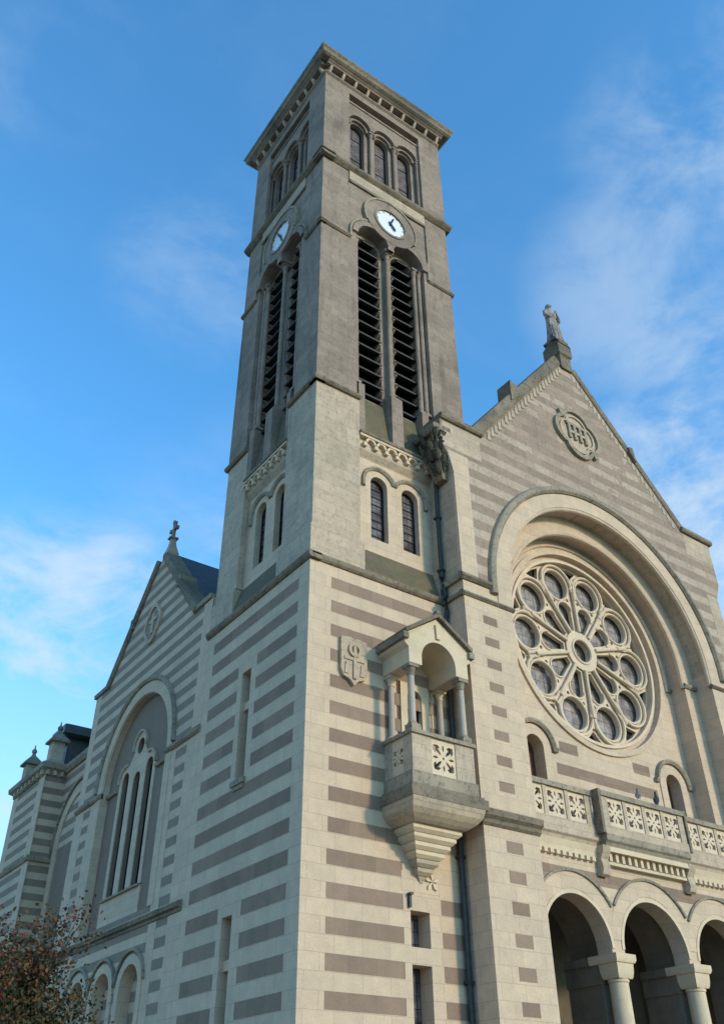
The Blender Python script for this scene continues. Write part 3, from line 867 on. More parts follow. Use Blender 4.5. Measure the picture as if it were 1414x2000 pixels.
# carved corbel under the left shoulder (dark, leafy)
random.seed(4)
b = MB()
for i in range(56):
    t = random.random(); rad = random.uniform(.045, .10)
    a_ = random.uniform(0, 2*PI); spread = .08+.17*t
    x = 3.72-.20*t+spread*math.cos(a_)*.8; z = 16.25+1.15*t; y = -.40+spread*math.sin(a_)
    # a short curled leaf
    dx, dy = math.cos(a_)*.12, math.sin(a_)*.12
    b.tube([(x, y, z-.12), (x+dx*.6, y+dy*.6, z), (x+dx*1.2, y+dy*1.2, z+.10), (x+dx*1.5, y+dy*1.5, z+.04)], [rad*.6, rad, rad*.8, rad*.3], M_black_st, 7)
b.frusta([(17.40, 3.32, 3.87, -.74, .1), (17.5, 3.27, 3.87, -.76, .1), (17.62, 3.3, 3.87, -.76, .1)], M_ledge)
b.frusta([(16.0, 3.7, 3.87, -.5, -.2), (17.35, 3.42, 3.87, -.68, .1)], M_ledge)
b.build('carved_corbel', church, gap=0)
# plinth on the apex
b = MB()
b.frusta([(22.9, 9.10, 9.60, PY-.08, -.25), (23.5, 9.10, 9.60, PY-.08, -.25), (23.55, 9.04, 9.66, PY-.14, -.19), (24.0, 9.04, 9.66, PY-.14, -.19)], M_ledge)
b.prism([(9.04, 24.003), (9.66, 24.003), (9.66, 24.05), (9.35, 24.28), (9.04, 24.05)], PY-.14, -.19, FF, M_ledge)
b.prism([(PY-.14, 24.003), (-.19, 24.003), (-.19, 24.05), (-.54, 24.28), (PY-.14, 24.05)], 9.042, 9.658, SS, M_ledge)
b.frusta([(24.1, 9.13, 9.57, -.75, -.33), (24.30, 9.13, 9.57, -.75, -.33)], M_ledge2)
b.build('statue_plinth', church, smooth=False)

# nave body and roof behind
b = MB()
b.box(WX+.05, PR1-.05, 7.3, 17.2, .9, 28, FF, M_tran)
b.box(WX+.05, PR1-.05, 0, 7.299, 3.95, 28, FF, M_tran)
b.build('nave_wall', church, smooth=False)
b = MB(); b.prism([(4.6, 17.203), (14.1, 17.203), (XC, 22.6)], -.15, 28, FF, M_slate); b.build('nave_roof', church, smooth=False)

# ------------------------------------------------------------------ portal and balcony
DP = -.2
PXS = [(6.88, 1.0), (XC+.03, 1.10), (11.88, 1.0)]
zsp = 5.16
b = MB()
poly = [(PL1, 0)]
x_prev = None
for (cx, ra) in PXS:
    poly += [(cx-ra, 0) if cx-ra > PL1 else (PL1+.002, 0)]
    poly += [(cx-ra, zsp)]+arc(cx, zsp, ra, 180, 0, 28)[1:]+[(cx+ra, 0)]
poly += [(PR0, 0), (PR0, 7.1), (PL1, 7.1)]
cl_ = []
for p in poly:
    if not cl_ or (abs(p[0]-cl_[-1][0])+abs(p[1]-cl_[-1][1])) > 1e-3: cl_.append(p)
# wall above capitals only: columns and piers carry it
def portal_wall(z0, d0, d1, grow=0.0):
    pl = [(PL1, z0)]
    for (cx, ra) in PXS:
        ra += grow
        pl += [(cx-ra, z0), (cx-ra, zsp)]+arc(cx, zsp, ra, 180, 0, 28)[1:]+[(cx+ra, z0)]
    return pl+[(PR0, z0), (PR0, 7.1), (PL1, 7.1)]
b.prism(portal_wall(5.05, DP, DP+.42), DP, DP+.42, FF, M_cream)
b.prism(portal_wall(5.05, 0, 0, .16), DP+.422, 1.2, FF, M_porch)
b.build('portal_arcade', church, smooth=False)
for (cx, ra) in PXS:
    b = MB()
    b.arcband(cx, zsp+.12, ra+.34, ra+.40, 32, 148, DP-.055, DP-.001, FF, M_ledge2, 24)
    b.arcband(cx, zsp, ra+.001, ra+.08, 0, 180, DP-.022, DP-.001, FF, M_carv, 28)
    b.build('portal_arch_moulding', church)
b = MB()
for k, z in enumerate((6.42, )):
    b.box(PL1+.01, PR0-.01, z, z+.28, DP-.003, DP+.1, FF, M_brown)
# voussoir fields over each arch, in front of the brown band
for k, (cx, ra) in enumerate(PXS): b.arcband(cx, zsp+.12, ra+.0, ra+.35, 3, 177, DP-.007-.004*(k % 2), DP-.0005, FF, M_cream, 32)
b.build('spandrel_band', church, smooth=False)
mids = [(PXS[0][0]+PXS[0][1]+PXS[1][0]-PXS[1][1])/2, (PXS[1][0]+PXS[1][1]+PXS[2][0]-PXS[2][1])/2]
for X in mids:
    wd_ = .17
    b = MB()
    # engaged front shaft
    b.box(X-.30, X+.30, 0, .5, DP-.12, .3, FF, M_mid)
    b.lathe([(.27, .5), (.29, .56), (.25, .66), (.225, .72), (.208, 4.50), (.23, 4.52), (.23, 4.56), (.205, 4.58)], X, DP+.14, M_carv, 24)
    o = b.build('portal_column', church)
    b = MB()
    b.loft([[(X+s1*q, DP+.14+s2*q*1.0, z) for s1, s2 in ((-1, -1), (1, -1), (1, 1), (-1, 1))] for q, z in ((.215, 4.58), (.235, 4.62), (.252, 4.72), (.262, 4.88))], M_carv)
    b.frusta([(4.88, X-.29, X+.29, DP-.15, .44), (4.94, X-.315, X+.315, DP-.18, .44), (5.05, X-.315, X+.315, DP-.18, .44)], M_carv)
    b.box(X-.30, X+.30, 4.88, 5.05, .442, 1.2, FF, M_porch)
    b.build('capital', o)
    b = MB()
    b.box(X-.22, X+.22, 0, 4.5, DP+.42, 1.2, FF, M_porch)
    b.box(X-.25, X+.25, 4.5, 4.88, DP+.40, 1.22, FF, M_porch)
    b.build('portal_pier', church, smooth=False)
# porch inside: back wall, vault, jambs
b = MB()
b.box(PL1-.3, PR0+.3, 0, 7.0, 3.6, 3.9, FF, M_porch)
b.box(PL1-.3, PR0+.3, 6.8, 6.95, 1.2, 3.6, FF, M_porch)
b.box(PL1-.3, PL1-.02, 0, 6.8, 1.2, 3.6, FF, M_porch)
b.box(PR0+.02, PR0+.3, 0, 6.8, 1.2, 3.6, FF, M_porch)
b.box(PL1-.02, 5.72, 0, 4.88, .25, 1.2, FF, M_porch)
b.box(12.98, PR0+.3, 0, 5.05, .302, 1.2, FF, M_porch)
b.build('porch_wall', church, smooth=False)
b = MB()
for x in (6.9, 9.38, 11.85):
    b.prism([(x-.7, .0), (x-.55, 0), (x-.55, 3.6)]+arc(x, 3.6, .55, 180, 0, 14)[1:]+[(x+.55, 0), (x+.7, 0), (x+.7, 3.6)]+arc(x, 3.6, .7, 0, 180, 14)[1:], 3.5, 3.62, FF, M_porch)
    b.prism(arched(x, 0, 3.6, .55), 3.57, 3.598, FF, M_wood)
b.build('inner_portal', church, smooth=False)

# balcony floor mouldings
BX0, BX1 = 7.92, 10.93
b = MB()
def hmould(b, x0_, x1_, z, prof, m, d):   # horizontal run, profile (dz, dy)
    b.sweep([(x0_, z), (x1_, z)], prof, off(FF, 0, 0, d), m)
prs = [(0, .6), (0, -.02), (.08, -.05), (.12, -.10), (.26, -.10), (.26, .6)]
hmould(b, PL1-.02, BX0-.002, 7.28, prs, M_mid, -.22)
hmould(b, BX1+.002, PR0+.02, 7.28, prs, M_mid, -.22)
hmould(b, BX0, BX1, 7.28, prs, M_ledge2, -.42)
b.build('balcony_floor', church, smooth=False)
b = MB()
hmould(b, PL1, BX0-.14, 7.02, [(0, .2), (0, -.05), (.10, -.07), (.24, -.12), (.24, .2)], M_carv, -.2)
hmould(b, BX1+.14, PR0, 7.02, [(0, .2), (0, -.05), (.10, -.07), (.24, -.12), (.24, .2)], M_carv, -.2)
k = PL1+.1
while k < PR0:
    if not (BX0-.2 < k < BX1+.2): b.box(k-.055, k+.055, 6.92, 7.018, -.30, -.2, FF, M_carv)
    k += .19
# dentils below the projecting middle part
b.box(BX0+.02, BX1-.02, 6.90, 6.97, -.34, -.2, FF, M_carv)
k = BX0+.20
while k < BX1-.15:
    b.box(k-.045, k+.045, 6.972, 7.16, -.37, -.2, FF, M_carv); k += .215
b.box(BX0-.02, BX1+.02, 7.162, 7.275, -.46, -.2, FF, M_carv)
b.build('dentil_course', church, smooth=False)
for X in (BX0-.02, BX1+.02):
    b = MB()
    b.prism([(-.2, 6.66), (-.28, 6.62), (-.36, 6.66), (-.40, 6.76), (-.38, 6.9), (-.36, 7.0), (-.46, 7.15), (-.48, 7.277), (-.2, 7.277)], X-.12, X+.12, lambda u, v, d: (d, u, v), M_mid)
    b.build('console_bracket', church)
# balustrade
def pierced(fr, cu, z0, z1, wdt, d0, d1, m):
    b = MB(); cz_ = (z0+z1)/2; s_ = min(wdt, z1-z0)*.5
    hl = []
    for sx_, sz_ in ((1, 1), (-1, 1), (-1, -1), (1, -1)):
        # a leaf pointing to the corner, with barbs
        pts = [(.80, .80), (.46, .84), (.26, .66), (.44, .60), (.24, .36), (.17, .17), (.36, .24), (.60, .44), (.66, .26), (.84, .46)]
        hl.append([(cu+sx_*a*s_, cz_+sz_*c*s_) for a, c in pts])
    for A in (0, 90, 180, 270):
        a_ = R(A)
        hl.append([(cu+s_*(rd*math.cos(a_)-ac*math.sin(a_)), cz_+s_*(rd*math.sin(a_)+ac*math.cos(a_))) for rd, ac in ((.42, 0), (.60, .09), (.84, .05), (.84, -.05), (.60, -.09))])
    hl.append(circle(cu, cz_, s_*.09, 8))
    b.prism(rect(cu-wdt/2, cu+wdt/2, z0, z1), d0, d1, fr, m, holes=hl)
    return b
def run(x0_, x1_, n, yd, ends=(True, True)):
    w0 = .12; gap = (x1_-x0_-2*w0)/n
    ms = MB()
    ms.box(x0_, x1_, 7.543, 7.74, yd-.07, yd+.09, FF, M_mid)
    ms.box(x0_-.02, x1_+.02, 8.42, 8.54, yd-.10, yd+.12, FF, M_ledge2)
    for i in range(n+1):
        x = x0_+w0+gap*i
        ww = .055 if 0 < i < n else .10
        ms.box(x-ww, x+ww, 7.742, 8.418, yd-.055, yd+.075, FF, M_mid)
    o = ms.build('balustrade', church, smooth=False)
    for i in range(n):
        cu = x0_+w0+gap*(i+.5)
        pierced(FF, cu, 7.742, 8.418, gap-.115, yd-.03, yd+.05, M_trac).build('pierced_panel', o, smooth=False)
run(PL1+.01, BX0-.12, 3, -.25)
run(BX0+.0, BX1-.0, 4, -.45)
run(BX1+.12, PR0-.01, 3, -.25)
b = MB()
for X in (BX0-.06, BX1+.06):
    b.box(X-.04, X+.04, 7.545, 8.57, -.54, -.31, FF, M_ledge)
b.build('balustrade_post', church, smooth=False)
# cornice across the piers at balcony level
b = MB()
prc = [(0, .1), (0, -.02), (.05, -.07), (.12, -.08), (.18, -.16), (.30, -.18), (.36, -.05), (.36, .1)]
b.sweep([(PL0-.05, 7.02), (PL1+.04, 7.02)], prc, FP, M_ledge)
b.sweep([(PR0-.04, 7.02), (PR1+.1, 7.02)], prc, FP, M_ledge)
b.box(PL0-.1, PL0-.008, 7.1, 7.36, PY+.102, -.02, FF, M_ledge)
b.build('pier_cornice', church, smooth=False)

# ------------------------------------------------------------------ oriel pulpit-balcony on the tower front
OX = 2.78
b = MB()
secs = [(7.20, .93, 1.04), (7.13, .92, 1.02), (7.02, .89, .97), (6.93, .82, .88), (6.86, .72, .78), (6.82, .66, .70)]
def osec(z, h, d): return (z, OX-h, OX+h, -d, .01)
b.frusta([osec(*s_) for s_ in reversed(secs)], M_mid)
zt_, h_, d_ = 6.817, .62, .62
for k in range(6):
    h2, d2 = h_-.085, d_-.09
    if h2 < .06: h2 = .05
    if d2 < .06: d2 = .05
    b.frusta([osec(zt_-.135, h2+.02, d2+.02), osec(zt_-.075, h_, d_), osec(zt_-.002, h_, d_)], M_carv if k < 4 else M_mid)
    zt_ -= .137; h_, d_ = h2, d2
b.frusta([osec(zt_-.12, .03, .02), osec(zt_, h_, d_)], M_mid)
orl = b.build('oriel_balcony', church, smooth=False)
b = MB()
b.box(OX-.96, 3.80, 7.2, 7.40, -1.05, -.004, FF, M_ledge)
b.box(OX-.90, 3.74, 7.40, 7.46, -1.0, -.004, FF, M_ledge)
b.box(OX-.86, OX+.86, 7.46, 7.73, -.96, -.004, FF, M_ledge2)
b.build('floor_slab', orl, smooth=False)
b = MB()
hw, yf = .82, -.93
for (x0_, x1_) in ((OX-hw, OX-.32), (OX+.32, OX+hw)): b.box(x0_, x1_, 7.732, 8.5, yf, yf+.12, FF, M_mid)
for x in (OX-hw, OX+hw-.12):
    b.box(x, x+.12, 7.732, 8.5, yf+.122, -.63, FF, M_mid); b.box(x, x+.12, 7.732, 8.5, -.24, -.004, FF, M_mid)
b.box(OX-hw-.04, OX+hw+.04, 8.5, 8.58, yf-.05, yf+.17, FF, M_ledge2)
for x in (OX-hw-.04, OX+hw-.16): b.box(x, x+.20, 8.5, 8.58, yf+.172, -.004, FF, M_ledge2)
for x in (OX-hw+.02, OX+hw-.26): b.box(x, x+.24, 8.582, 8.66, yf-.0, yf+.24, FF, M_ledge2)
b.build('parapet', orl, smooth=False)
pierced(FF, OX, 7.732, 8.5, .638, yf+.02, yf+.1, M_carv).build('pierced_panel', orl, smooth=False)
for x in (OX-hw+.02, OX+hw-.10):
    pierced(SS, -.435, 7.732, 8.5, .388, x, x+.08, M_carv).build('pierced_panel', orl, smooth=False)
for x in (OX-hw+.13, OX+hw-.13): column_full(orl, x, yf+.12, 8.66, 10.06, .078, M_shaft, cap=.24, base=.13, mc=M_ledge2, name='column')
for x in (OX-hw+.14, OX+hw-.14): column_full(orl, x, -.10, 8.55, 10.06, .07, M_shaft, cap=.24, base=.13, mc=M_carv, name='column')
b = MB()
ar = .475
gp = [(OX-hw, 10.063), (OX-ar, 10.063), (OX-ar, 10.25)]+arc(OX, 10.25, ar, 180, 0, 24)[1:]+[(OX+ar, 10.063), (OX+hw, 10.063), (OX+hw, 10.42), (OX+hw+.10, 10.50), (OX+hw+.10, 10.72), (OX, 11.32), (OX-hw-.10, 10.72), (OX-hw-.10, 10.50), (OX-hw, 10.42)]
b.prism(gp, yf-.02, -.004, FF, M_carv)
b.build('canopy_arch', orl, smooth=False)
b = MB()
for s_ in (-1, 1):
    e0 = (OX+s_*(hw+.11), 10.72); e1 = (OX, 11.345)
    b.prism([e0, (e0[0]+s_*.02, e0[1]+.09), (e1[0], e1[1]+.11), e1] if s_ < 0 else [e0, e1, (e1[0], e1[1]+.11), (e0[0]+.02, e0[1]+.09)], yf-.12, -.004, FF, M_ledge)
    b.box(e0[0]-.07, e0[0]+.07, 10.58, 10.72, yf-.10, -.004, FF, M_ledge2)
b.frusta([(11.42, OX-.07, OX+.07, yf-.13, yf+.03), (11.50, OX-.05, OX+.05, yf-.11, yf+.01)], M_ledge)
b.prism([(OX-.05, 10.80), (OX+.05, 10.80), (OX+.07, 11.15), (OX-.07, 11.15)], yf-.07, yf-.021, FF, M_carv)
b.build('canopy_roof', orl, smooth=False)
b = MB()
b.prism([(2.42, 8.05), (2.6, 8.05), (2.6, 9.75)]+arc(2.80, 9.75, .2, 180, 0, 10)[1:]+[(3.0, 8.05), (3.2, 8.05), (3.2, 10.09), (2.42, 10.09)], -.03, .1, FF, M_carv)
b.box(2.6, 3.0, 8.02, 9.98, .14, .2, FF, M_wood)
b.box(2.325, 2.418, 8.02, 10.09, .02, .3, FF, M_wood)
b.box(3.202, 3.295, 8.02, 10.09, .02, .3, FF, M_mid)
b.build('balcony_door', orl, smooth=False)
# carved leaf below the oriel
b = MB()
for k in range(5):
    a_ = R(90+72*k)
    b.prism([(3.04, 5.93), (3.04+.13*math.cos(a_-.3), 5.93+.13*math.sin(a_-.3)), (3.04+.19*math.cos(a_), 5.93+.19*math.sin(a_)), (3.04+.13*math.cos(a_+.3), 5.93+.13*math.sin(a_+.3))], -.05, -.001, FF, M_carv)
b.prism([(2.3, 5.7), (2.3, 6.05), (2.6, 6.35), (2.95, 6.35), (3.27, 5.95), (3.27, 5.7)], -.006, .01, FF, M_cream)
b.build('carved_rosette', church, smooth=False)
# shield relief
b = MB()
shp = [(.80, 10.70), (1.05, 10.74), (1.14, 10.70), (1.23, 10.74), (1.48, 10.70), (1.48, 9.95), (1.42, 9.80), (1.25, 9.74), (1.14, 9.62), (1.03, 9.74), (.86, 9.80), (.80, 9.95)]
b.prism(shp, -.09, .0, FF, M_mid)
b.box(1.10, 1.18, 9.76, 10.55, -.13, -.09, FF, M_mid)
b.box(.88, 1.40, 10.18, 10.25, -.115, -.091, FF, M_mid)
b.arcband(1.14, 10.43, .10, .17, 0, 360, -.14, -.089, FF, M_mid, 20)
for x in (.93, 1.33): b.prism([(x-.05, 9.85), (x+.05, 9.85), (x+.02, 10.12), (x-.02, 10.12)], -.115, -.091, FF, M_mid)
b.build('shield_relief', church, smooth=False)

# drainpipe in the angle
b = MB()
b.tube([(3.79, -.10, 16.1), (3.79, -.10, 13.2), (3.79, -.14, 12.9), (3.79, -.20, 12.6), (3.79, -.20, 12.2), (3.79, -.10, 11.9), (3.79, -.10, .1)], .055, M_iron, 10)
for z in (15.0, 13.4, 11.0, 8.8, 6.5, 4.2, 2.0): b.box(3.715, 3.865, z-.03, z+.03, -.165, -.0, FF, M_iron)
b.build('drainpipe', church)
# small bracket lamp by the slit
b = MB(); b.box(2.44, 2.49, 5.40, 5.62, -.07, -.001, FF, M_iron); b.box(2.43, 2.50, 5.62, 5.66, -.12, -.001, FF, M_iron)
b.build('wall_bracket', church, smooth=False)
b = MB(); b.tube([(2.25, -.03, 7.03), (2.25, -.03, 6.72)], .012, M_iron, 6); b.build('lightning_rod', church)

# ------------------------------------------------------------------ transept (left)
TC = 8.92; TR = 2.17; TZ = 10.2
b = MB()
y0, y1 = WY, 13.0
b.prism([(y0, 0), (y1, 0), (y1, 13.75), (11.95, 13.75), (TC, 17.15), (5.95, 13.75), (y0, 13.75)], .004, .45, SS, M_tran,
        holes=[[(TC-TR, 6.3), (TC+TR, 6.3), (TC+TR, TZ)]+arc(TC, TZ, TR, 0, 180, 40)[1:]]+[arched(x, 1.0, 4.62, .53, 16) for x in (7.25, 8.9, 10.55)], m_side=M_cream)
b.build('transept_wall', church, smooth=False)
b = MB()
# pale quoins either side
for z0, z1 in ((6.15, 9.95), (0, 5.89)):
    for (ya, yb, yc, yd) in ((y0, 5.52, 6.12, 6.55), (11.3, 11.82, 12.35, 13.005)):
        b.box(ya, yb, z0, z1, -.004, .02, SS, M_cream); b.box(yc, yd, z0, z1, -.004, .02, SS, M_cream)
b.box(y0, 5.35, 10.2, 13.74, -.004, .02, SS, M_cream)
b.box(12.55, 13.005, 10.2, 13.74, -.004, .02, SS, M_cream)
b.box(6.56, 11.29, 5.2, 5.9, -.003, .02, SS, M_tran)
b.build('pale_quoins', church, smooth=False)
b = MB()
b.arcband(TC, TZ, TR+.001, 2.50, 0, 180, -.02, .02, SS, M_cream, 44)
for s_ in (-1, 1):
    u_, v_ = sorted((TC+s_*(TR+.001), TC+s_*2.5)); b.box(u_, v_, 6.3, TZ-.001, -.02, .02, SS, M_cream)
b.build('voussoir_ring', church)
b = MB()
b.sweep(arc(TC, TZ, 2.52, 180, 0, 44), [(0, .02), (0, -.06), (.05, -.10), (.10, -.10), (.14, -.03), (.14, .02)], SS, M_ledge2)
b.build('hood_mould', church)
b = MB()
b.sweep(arc(TC, TZ, 2.20, 180, 0, 44), [(.05*math.cos(2*PI*k/6), .03+.05*math.sin(2*PI*k/6)) for k in range(6)], SS, M_cream)
b.build('arch_moulding', church)
# tympanum with three lancets and an oculus
WC = 9.05; lw = .235
tw = [WC-.80, WC, WC+.80]
b = MB()
hl = [arched(x, 7.1, 10.18, lw, 12) for x in (tw[0], tw[2])]+[arched(tw[1], 7.1, 10.0, lw, 12)]+[circle(WC, 10.98, .235, 20)]
b.prism([(TC-TR-.02, 6.25), (TC+TR+.02, 6.25), (TC+TR+.02, TZ)]+arc(TC, TZ, TR+.02, 0, 180, 30)[1:], .22, .40, SS, M_plas, holes=hl)
b.box(WC-1.28, WC+1.28, 6.3, 7.02, .17, .225, SS, M_cream)
b.build('tympanum', church, smooth=False)
b = MB()
fr_ = [(WC-1.22, 7.02), (WC+1.22, 7.02), (WC+1.22, 10.18)]+arc(tw[2], 10.18, .42, 0, 112, 12)+arc(WC, 10.98, .42, -20, 200, 20)+arc(tw[0], 10.18, .42, 68, 180, 12)
b.prism(fr_, .19, .225, SS, M_cream, holes=hl)
b.build('lancet_surround', church, smooth=False)
b = MB()
b.sweep(arc(tw[2], 10.18, .46, 0, 105, 12), [(0, .22), (0, .13), (.06, .13), (.08, .22)][::-1], SS, M_mid)
b.sweep(arc(WC, 10.98, .46, -10, 190, 20), [(0, .22), (0, .13), (.06, .13), (.08, .22)][::-1], SS, M_mid)
b.sweep(arc(tw[0], 10.18, .46, 75, 180, 12), [(0, .22), (0, .13), (.06, .13), (.08, .22)][::-1], SS, M_mid)
b.build('hood_mould', church)
for x, zt2 in ((tw[0], 10.18), (tw[1], 10.0), (tw[2], 10.18)):
    o = window(church, SS, x, 7.1, zt2, lw, .36, M_glass, name='lancet_window', bars=.6)
b = MB(); b.prism(circle(WC, 10.98, .235, 20), .34, .36, SS, M_glass); b.build('oculus_window', church, smooth=False)
b = MB(); b.prism([(-.0, 7.0), (.2, 7.0), (.2, 7.1), (.0, 7.04)], WC-1.22, WC+1.22, lambda u, v, d: (u+.1, d, v), M_ledge2); b.build('sill', church, smooth=False)
# imposts and cornices of the transept
b = MB()
pr = [(0, .05), (0, -.03), (.05, -.09), (.12, -.09), (.17, -.01), (.17, .05)]
for ya, yb in ((y0+.0, TC-TR), (TC+TR, y1+.05)): b.sweep([(ya, 9.97), (yb, 9.97)], pr, SS, M_ledge2)
b.sweep([(TC-TR+.002, 9.97), (tw[0]-.5, 9.97)], [(0, .25), (0, .14), (.07, .12), (.10, .25)], SS, M_ledge2)
b.sweep([(tw[2]+.5, 9.97), (TC+TR-.002, 9.97)], [(0, .25), (0, .14), (.07, .12), (.10, .25)], SS, M_ledge2)
b.build('impost', church, smooth=False)
b = MB()
b.sweep([(y0+.01, 5.9), (y1+.1, 5.9)], [(0, .1), (0, -.03), (.04, -.04), (.07, -.03), (.09, -.10), (.18, -.13), (.22, -.04), (.26, .1)], SS, M_ledge)
b.build('transept_cornice', church, smooth=False)
b = MB()
for x in (7.25, 8.9, 10.55):
    b.arcband(x, 4.62, .531, .74, 0, 180, -.03, .02, SS, M_cream, 20)
    for s_ in (-1, 1):
        u_, v_ = sorted((x+s_*.531, x+s_*.74)); b.box(u_, v_, 1.0, 4.619, -.03, .02, SS, M_cream)
    b.arcband(x, 4.62, .80, .87, 10, 170, -.07, .0, SS, M_ledge2, 20)
b.build('blind_arcade', church)
b = MB(); b.box(6.3, 11.5, .9, 5.3, .28, .34, SS, M_tran)
b.build('blind_arch_back', church, smooth=False)
# coping and kneelers of the transept gable
b = MB()
pr = [(-.03, .46), (-.03, -.05), (.04, -.09), (.16, -.10), (.22, -.04), (.22, .46)]
b.sweep([(TC-.14, 17.02), (5.9, 13.72)][::-1], pr, SS, M_ledge)  # dark ledge stone here paints in the shadow on the coping's roof side
b.sweep([(TC+.14, 17.02), (11.98, 13.72)], pr, SS, M_ledge)
b.sweep([(4.9, 13.76), (5.95, 13.76)], [(0, .45), (0, -.06), (.12, -.08), (.15, .45)], SS, M_ledge2)
b.sweep([(11.93, 13.76), (13.1, 13.76)], [(0, .45), (0, -.06), (.12, -.08), (.15, .45)], SS, M_ledge2)
b.box(10.5, 10.72, 15.25, 15.62, -.09, .46, SS, M_ledge2)
b.box(7.12, 7.34, 15.25, 15.62, -.09, .46, SS, M_ledge2)
b.build('transept_coping', church, smooth=False)
# relief in the transept gable
b = MB()
tzc = 14.75
ptsq = [(TC+(.50+.10*abs(math.cos(2*t_)))*math.cos(t_), tzc+(.56+.12*abs(math.cos(2*t_)))*math.sin(t_)) for t_ in [2*PI*i/48 for i in range(48)]]
ptsi = [(TC+(p[0]-TC)*.8, tzc+(p[1]-tzc)*.8) for p in ptsq]
b.prism(ptsq, -.07, .02, SS, M_mid, holes=[ptsi]); b.prism(ptsi, -.02, .02, SS, M_ledge2)
b.box(TC-.08, TC+.08, tzc-.35, tzc+.35, -.06, -.021, SS, M_mid); b.box(TC-.28, TC+.28, tzc+.05, tzc+.16, -.055, -.022, SS, M_mid)
b.build('carved_medallion', church, smooth=False)
# roofs
b = MB(); b.prism([(5.7, 13.6), (12.2, 13.6), (TC, 17.40)], .46, 9.0, SS, M_slate); b.build('transept_roof', church, smooth=False)
b = MB(); b.box(.46, 5.1, 0, 13.6, WY+.02, 12.95, FF, M_tran); b.build('transept_body', church, smooth=False)
# stone cross
b = MB()
b.loft([[(.2+s1*q, TC-.1+s2*q, z) for s1, s2 in ((-1, -1), (1, -1), (1, 1), (-1, 1))] for q, z in ((.18, 17.1), (.19, 17.25), (.10, 17.6), (.075, 17.85))], M_mid)
b.frusta([(17.853, .06, .34, TC-.22, TC+.02), (17.91, .06, .34, TC-.22, TC+.02)], M_ledge2)
cy_ = TC-.1
b.box(cy_-.045, cy_+.045, 17.912, 18.50, .155, .245, SS, M_ledge2)
b.box(cy_-.19, cy_-.047, 18.20, 18.29, .155, .245, SS, M_ledge2)
b.box(cy_+.047, cy_+.19, 18.20, 18.29, .155, .245, SS, M_ledge2)
for (a_, z_) in ((cy_-.19, 18.245), (cy_+.19, 18.245), (cy_, 18.52)): b.prism(circle(a_, z_, .075, 12), .14, .26, SS, M_ledge2)
b.build('stone_cross', church, smooth=False)

# ------------------------------------------------------------------ rear bay and corner block
b = MB()
BXW = .75
b.box(BXW, 5.1, 0, 12.9, 13.002, 17.2, FF, M_tran)
b.build('rear_bay_wall', church, smooth=False)
b = MB()
FB = off(SS, 0, 0, BXW)
b.arcband(15.1, 9.9, 1.55, 1.95, 0, 180, -.05, .0, FB, M_cream, 32)
b.arcband(15.1, 9.9, 1.97, 2.06, 0, 180, -.12, .0, FB, M_ledge2, 32)
for s_ in (-1, 1):
    u_, v_ = sorted((15.1+s_*1.55, 15.1+s_*1.95)); b.box(u_, v_, 0, 9.89, -.05, 0, FB, M_cream)
b.box(13.6, 16.6, 2, 9.89, -.012, 0, FB, M_plas)
b.sweep([(13.0, 12.6), (17.2, 12.6)], [(0, .1), (0, -.08), (.12, -.16), (.25, -.16), (.3, .1)], FB, M_ledge2)
b.build('rear_bay_arch', church, smooth=False)
b = MB()
b.box(0, 5.1, 0, 12.45, 17.2, 20.6, FF, M_tran)
b.build('rear_block_wall', church, smooth=False)
b = MB()
for (ya, yb) in ((17.16, 17.75), (20.05, 20.61)):
    b.box(ya, yb, 0, 12.44, -.006, .02, SS, M_cream)
b.sweep([(17.12, 9.55), (20.68, 9.55)], [(0, .05), (0, -.05), (.12, -.10), (.17, .05)], SS, M_ledge2)
b.box(-.1, BXW, 9.55, 9.71, 17.1, 17.198, FF, M_ledge2)
b.build('pale_quoins', church, smooth=False)
b = MB()
b.frusta([(12.452, -.03, 5.1, 17.17, 20.63), (12.6, -.06, 5.1, 17.14, 20.66), (12.68, -.20, 5.1, 17.0, 20.8), (12.84, -.22, 5.1, 16.98, 20.82), (12.95, -.05, 5.1, 17.15, 20.65)], M_ledge2)
for k in range(8):
    y = 17.3+.42*k
    b.box(-.14, -.035, 12.46, 12.62, y-.07, y+.07, FF, M_mid)
for x in (.05, .3, .55): b.box(x-.05, x+.05, 12.46, 12.62, 17.06, 17.165, FF, M_mid)
b.build('rear_block_cornice', church, smooth=False)
for (cx, cy) in ((.30, 17.48), (.30, 20.30)):
    b = MB(); q = .22
    b.frusta([(12.9, cx-q-.05, cx+q+.05, cy-q-.05, cy+q+.05), (13.05, cx-q-.05, cx+q+.05, cy-q-.05, cy+q+.05), (13.08, cx-q, cx+q, cy-q, cy+q), (13.72, cx-q, cx+q, cy-q, cy+q)], M_mid)
    b.frusta([(13.723, cx-q-.12, cx+q+.12, cy-q-.12, cy+q+.12), (13.80, cx-q-.12, cx+q+.12, cy-q-.12, cy+q+.12), (14.12, cx-.08, cx+.08, cy-.08, cy+.08), (14.2, cx-.05, cx+.05, cy-.05, cy+.05)], M_ledge2)
    b.lathe([(.05, 14.2), (.10, 14.27), (.10, 14.34), (.03, 14.42), (.02, 14.55)], cx, cy, M_ledge2, 8)
    b.build('pinnacle', church, smooth=False)
b = MB(); b.prism([(17.4, 12.9), (20.4, 12.9), (20.4, 13.15), (17.4, 13.15)], .2, .45, SS, M_mid); b.build('parapet_wall', church, smooth=False)
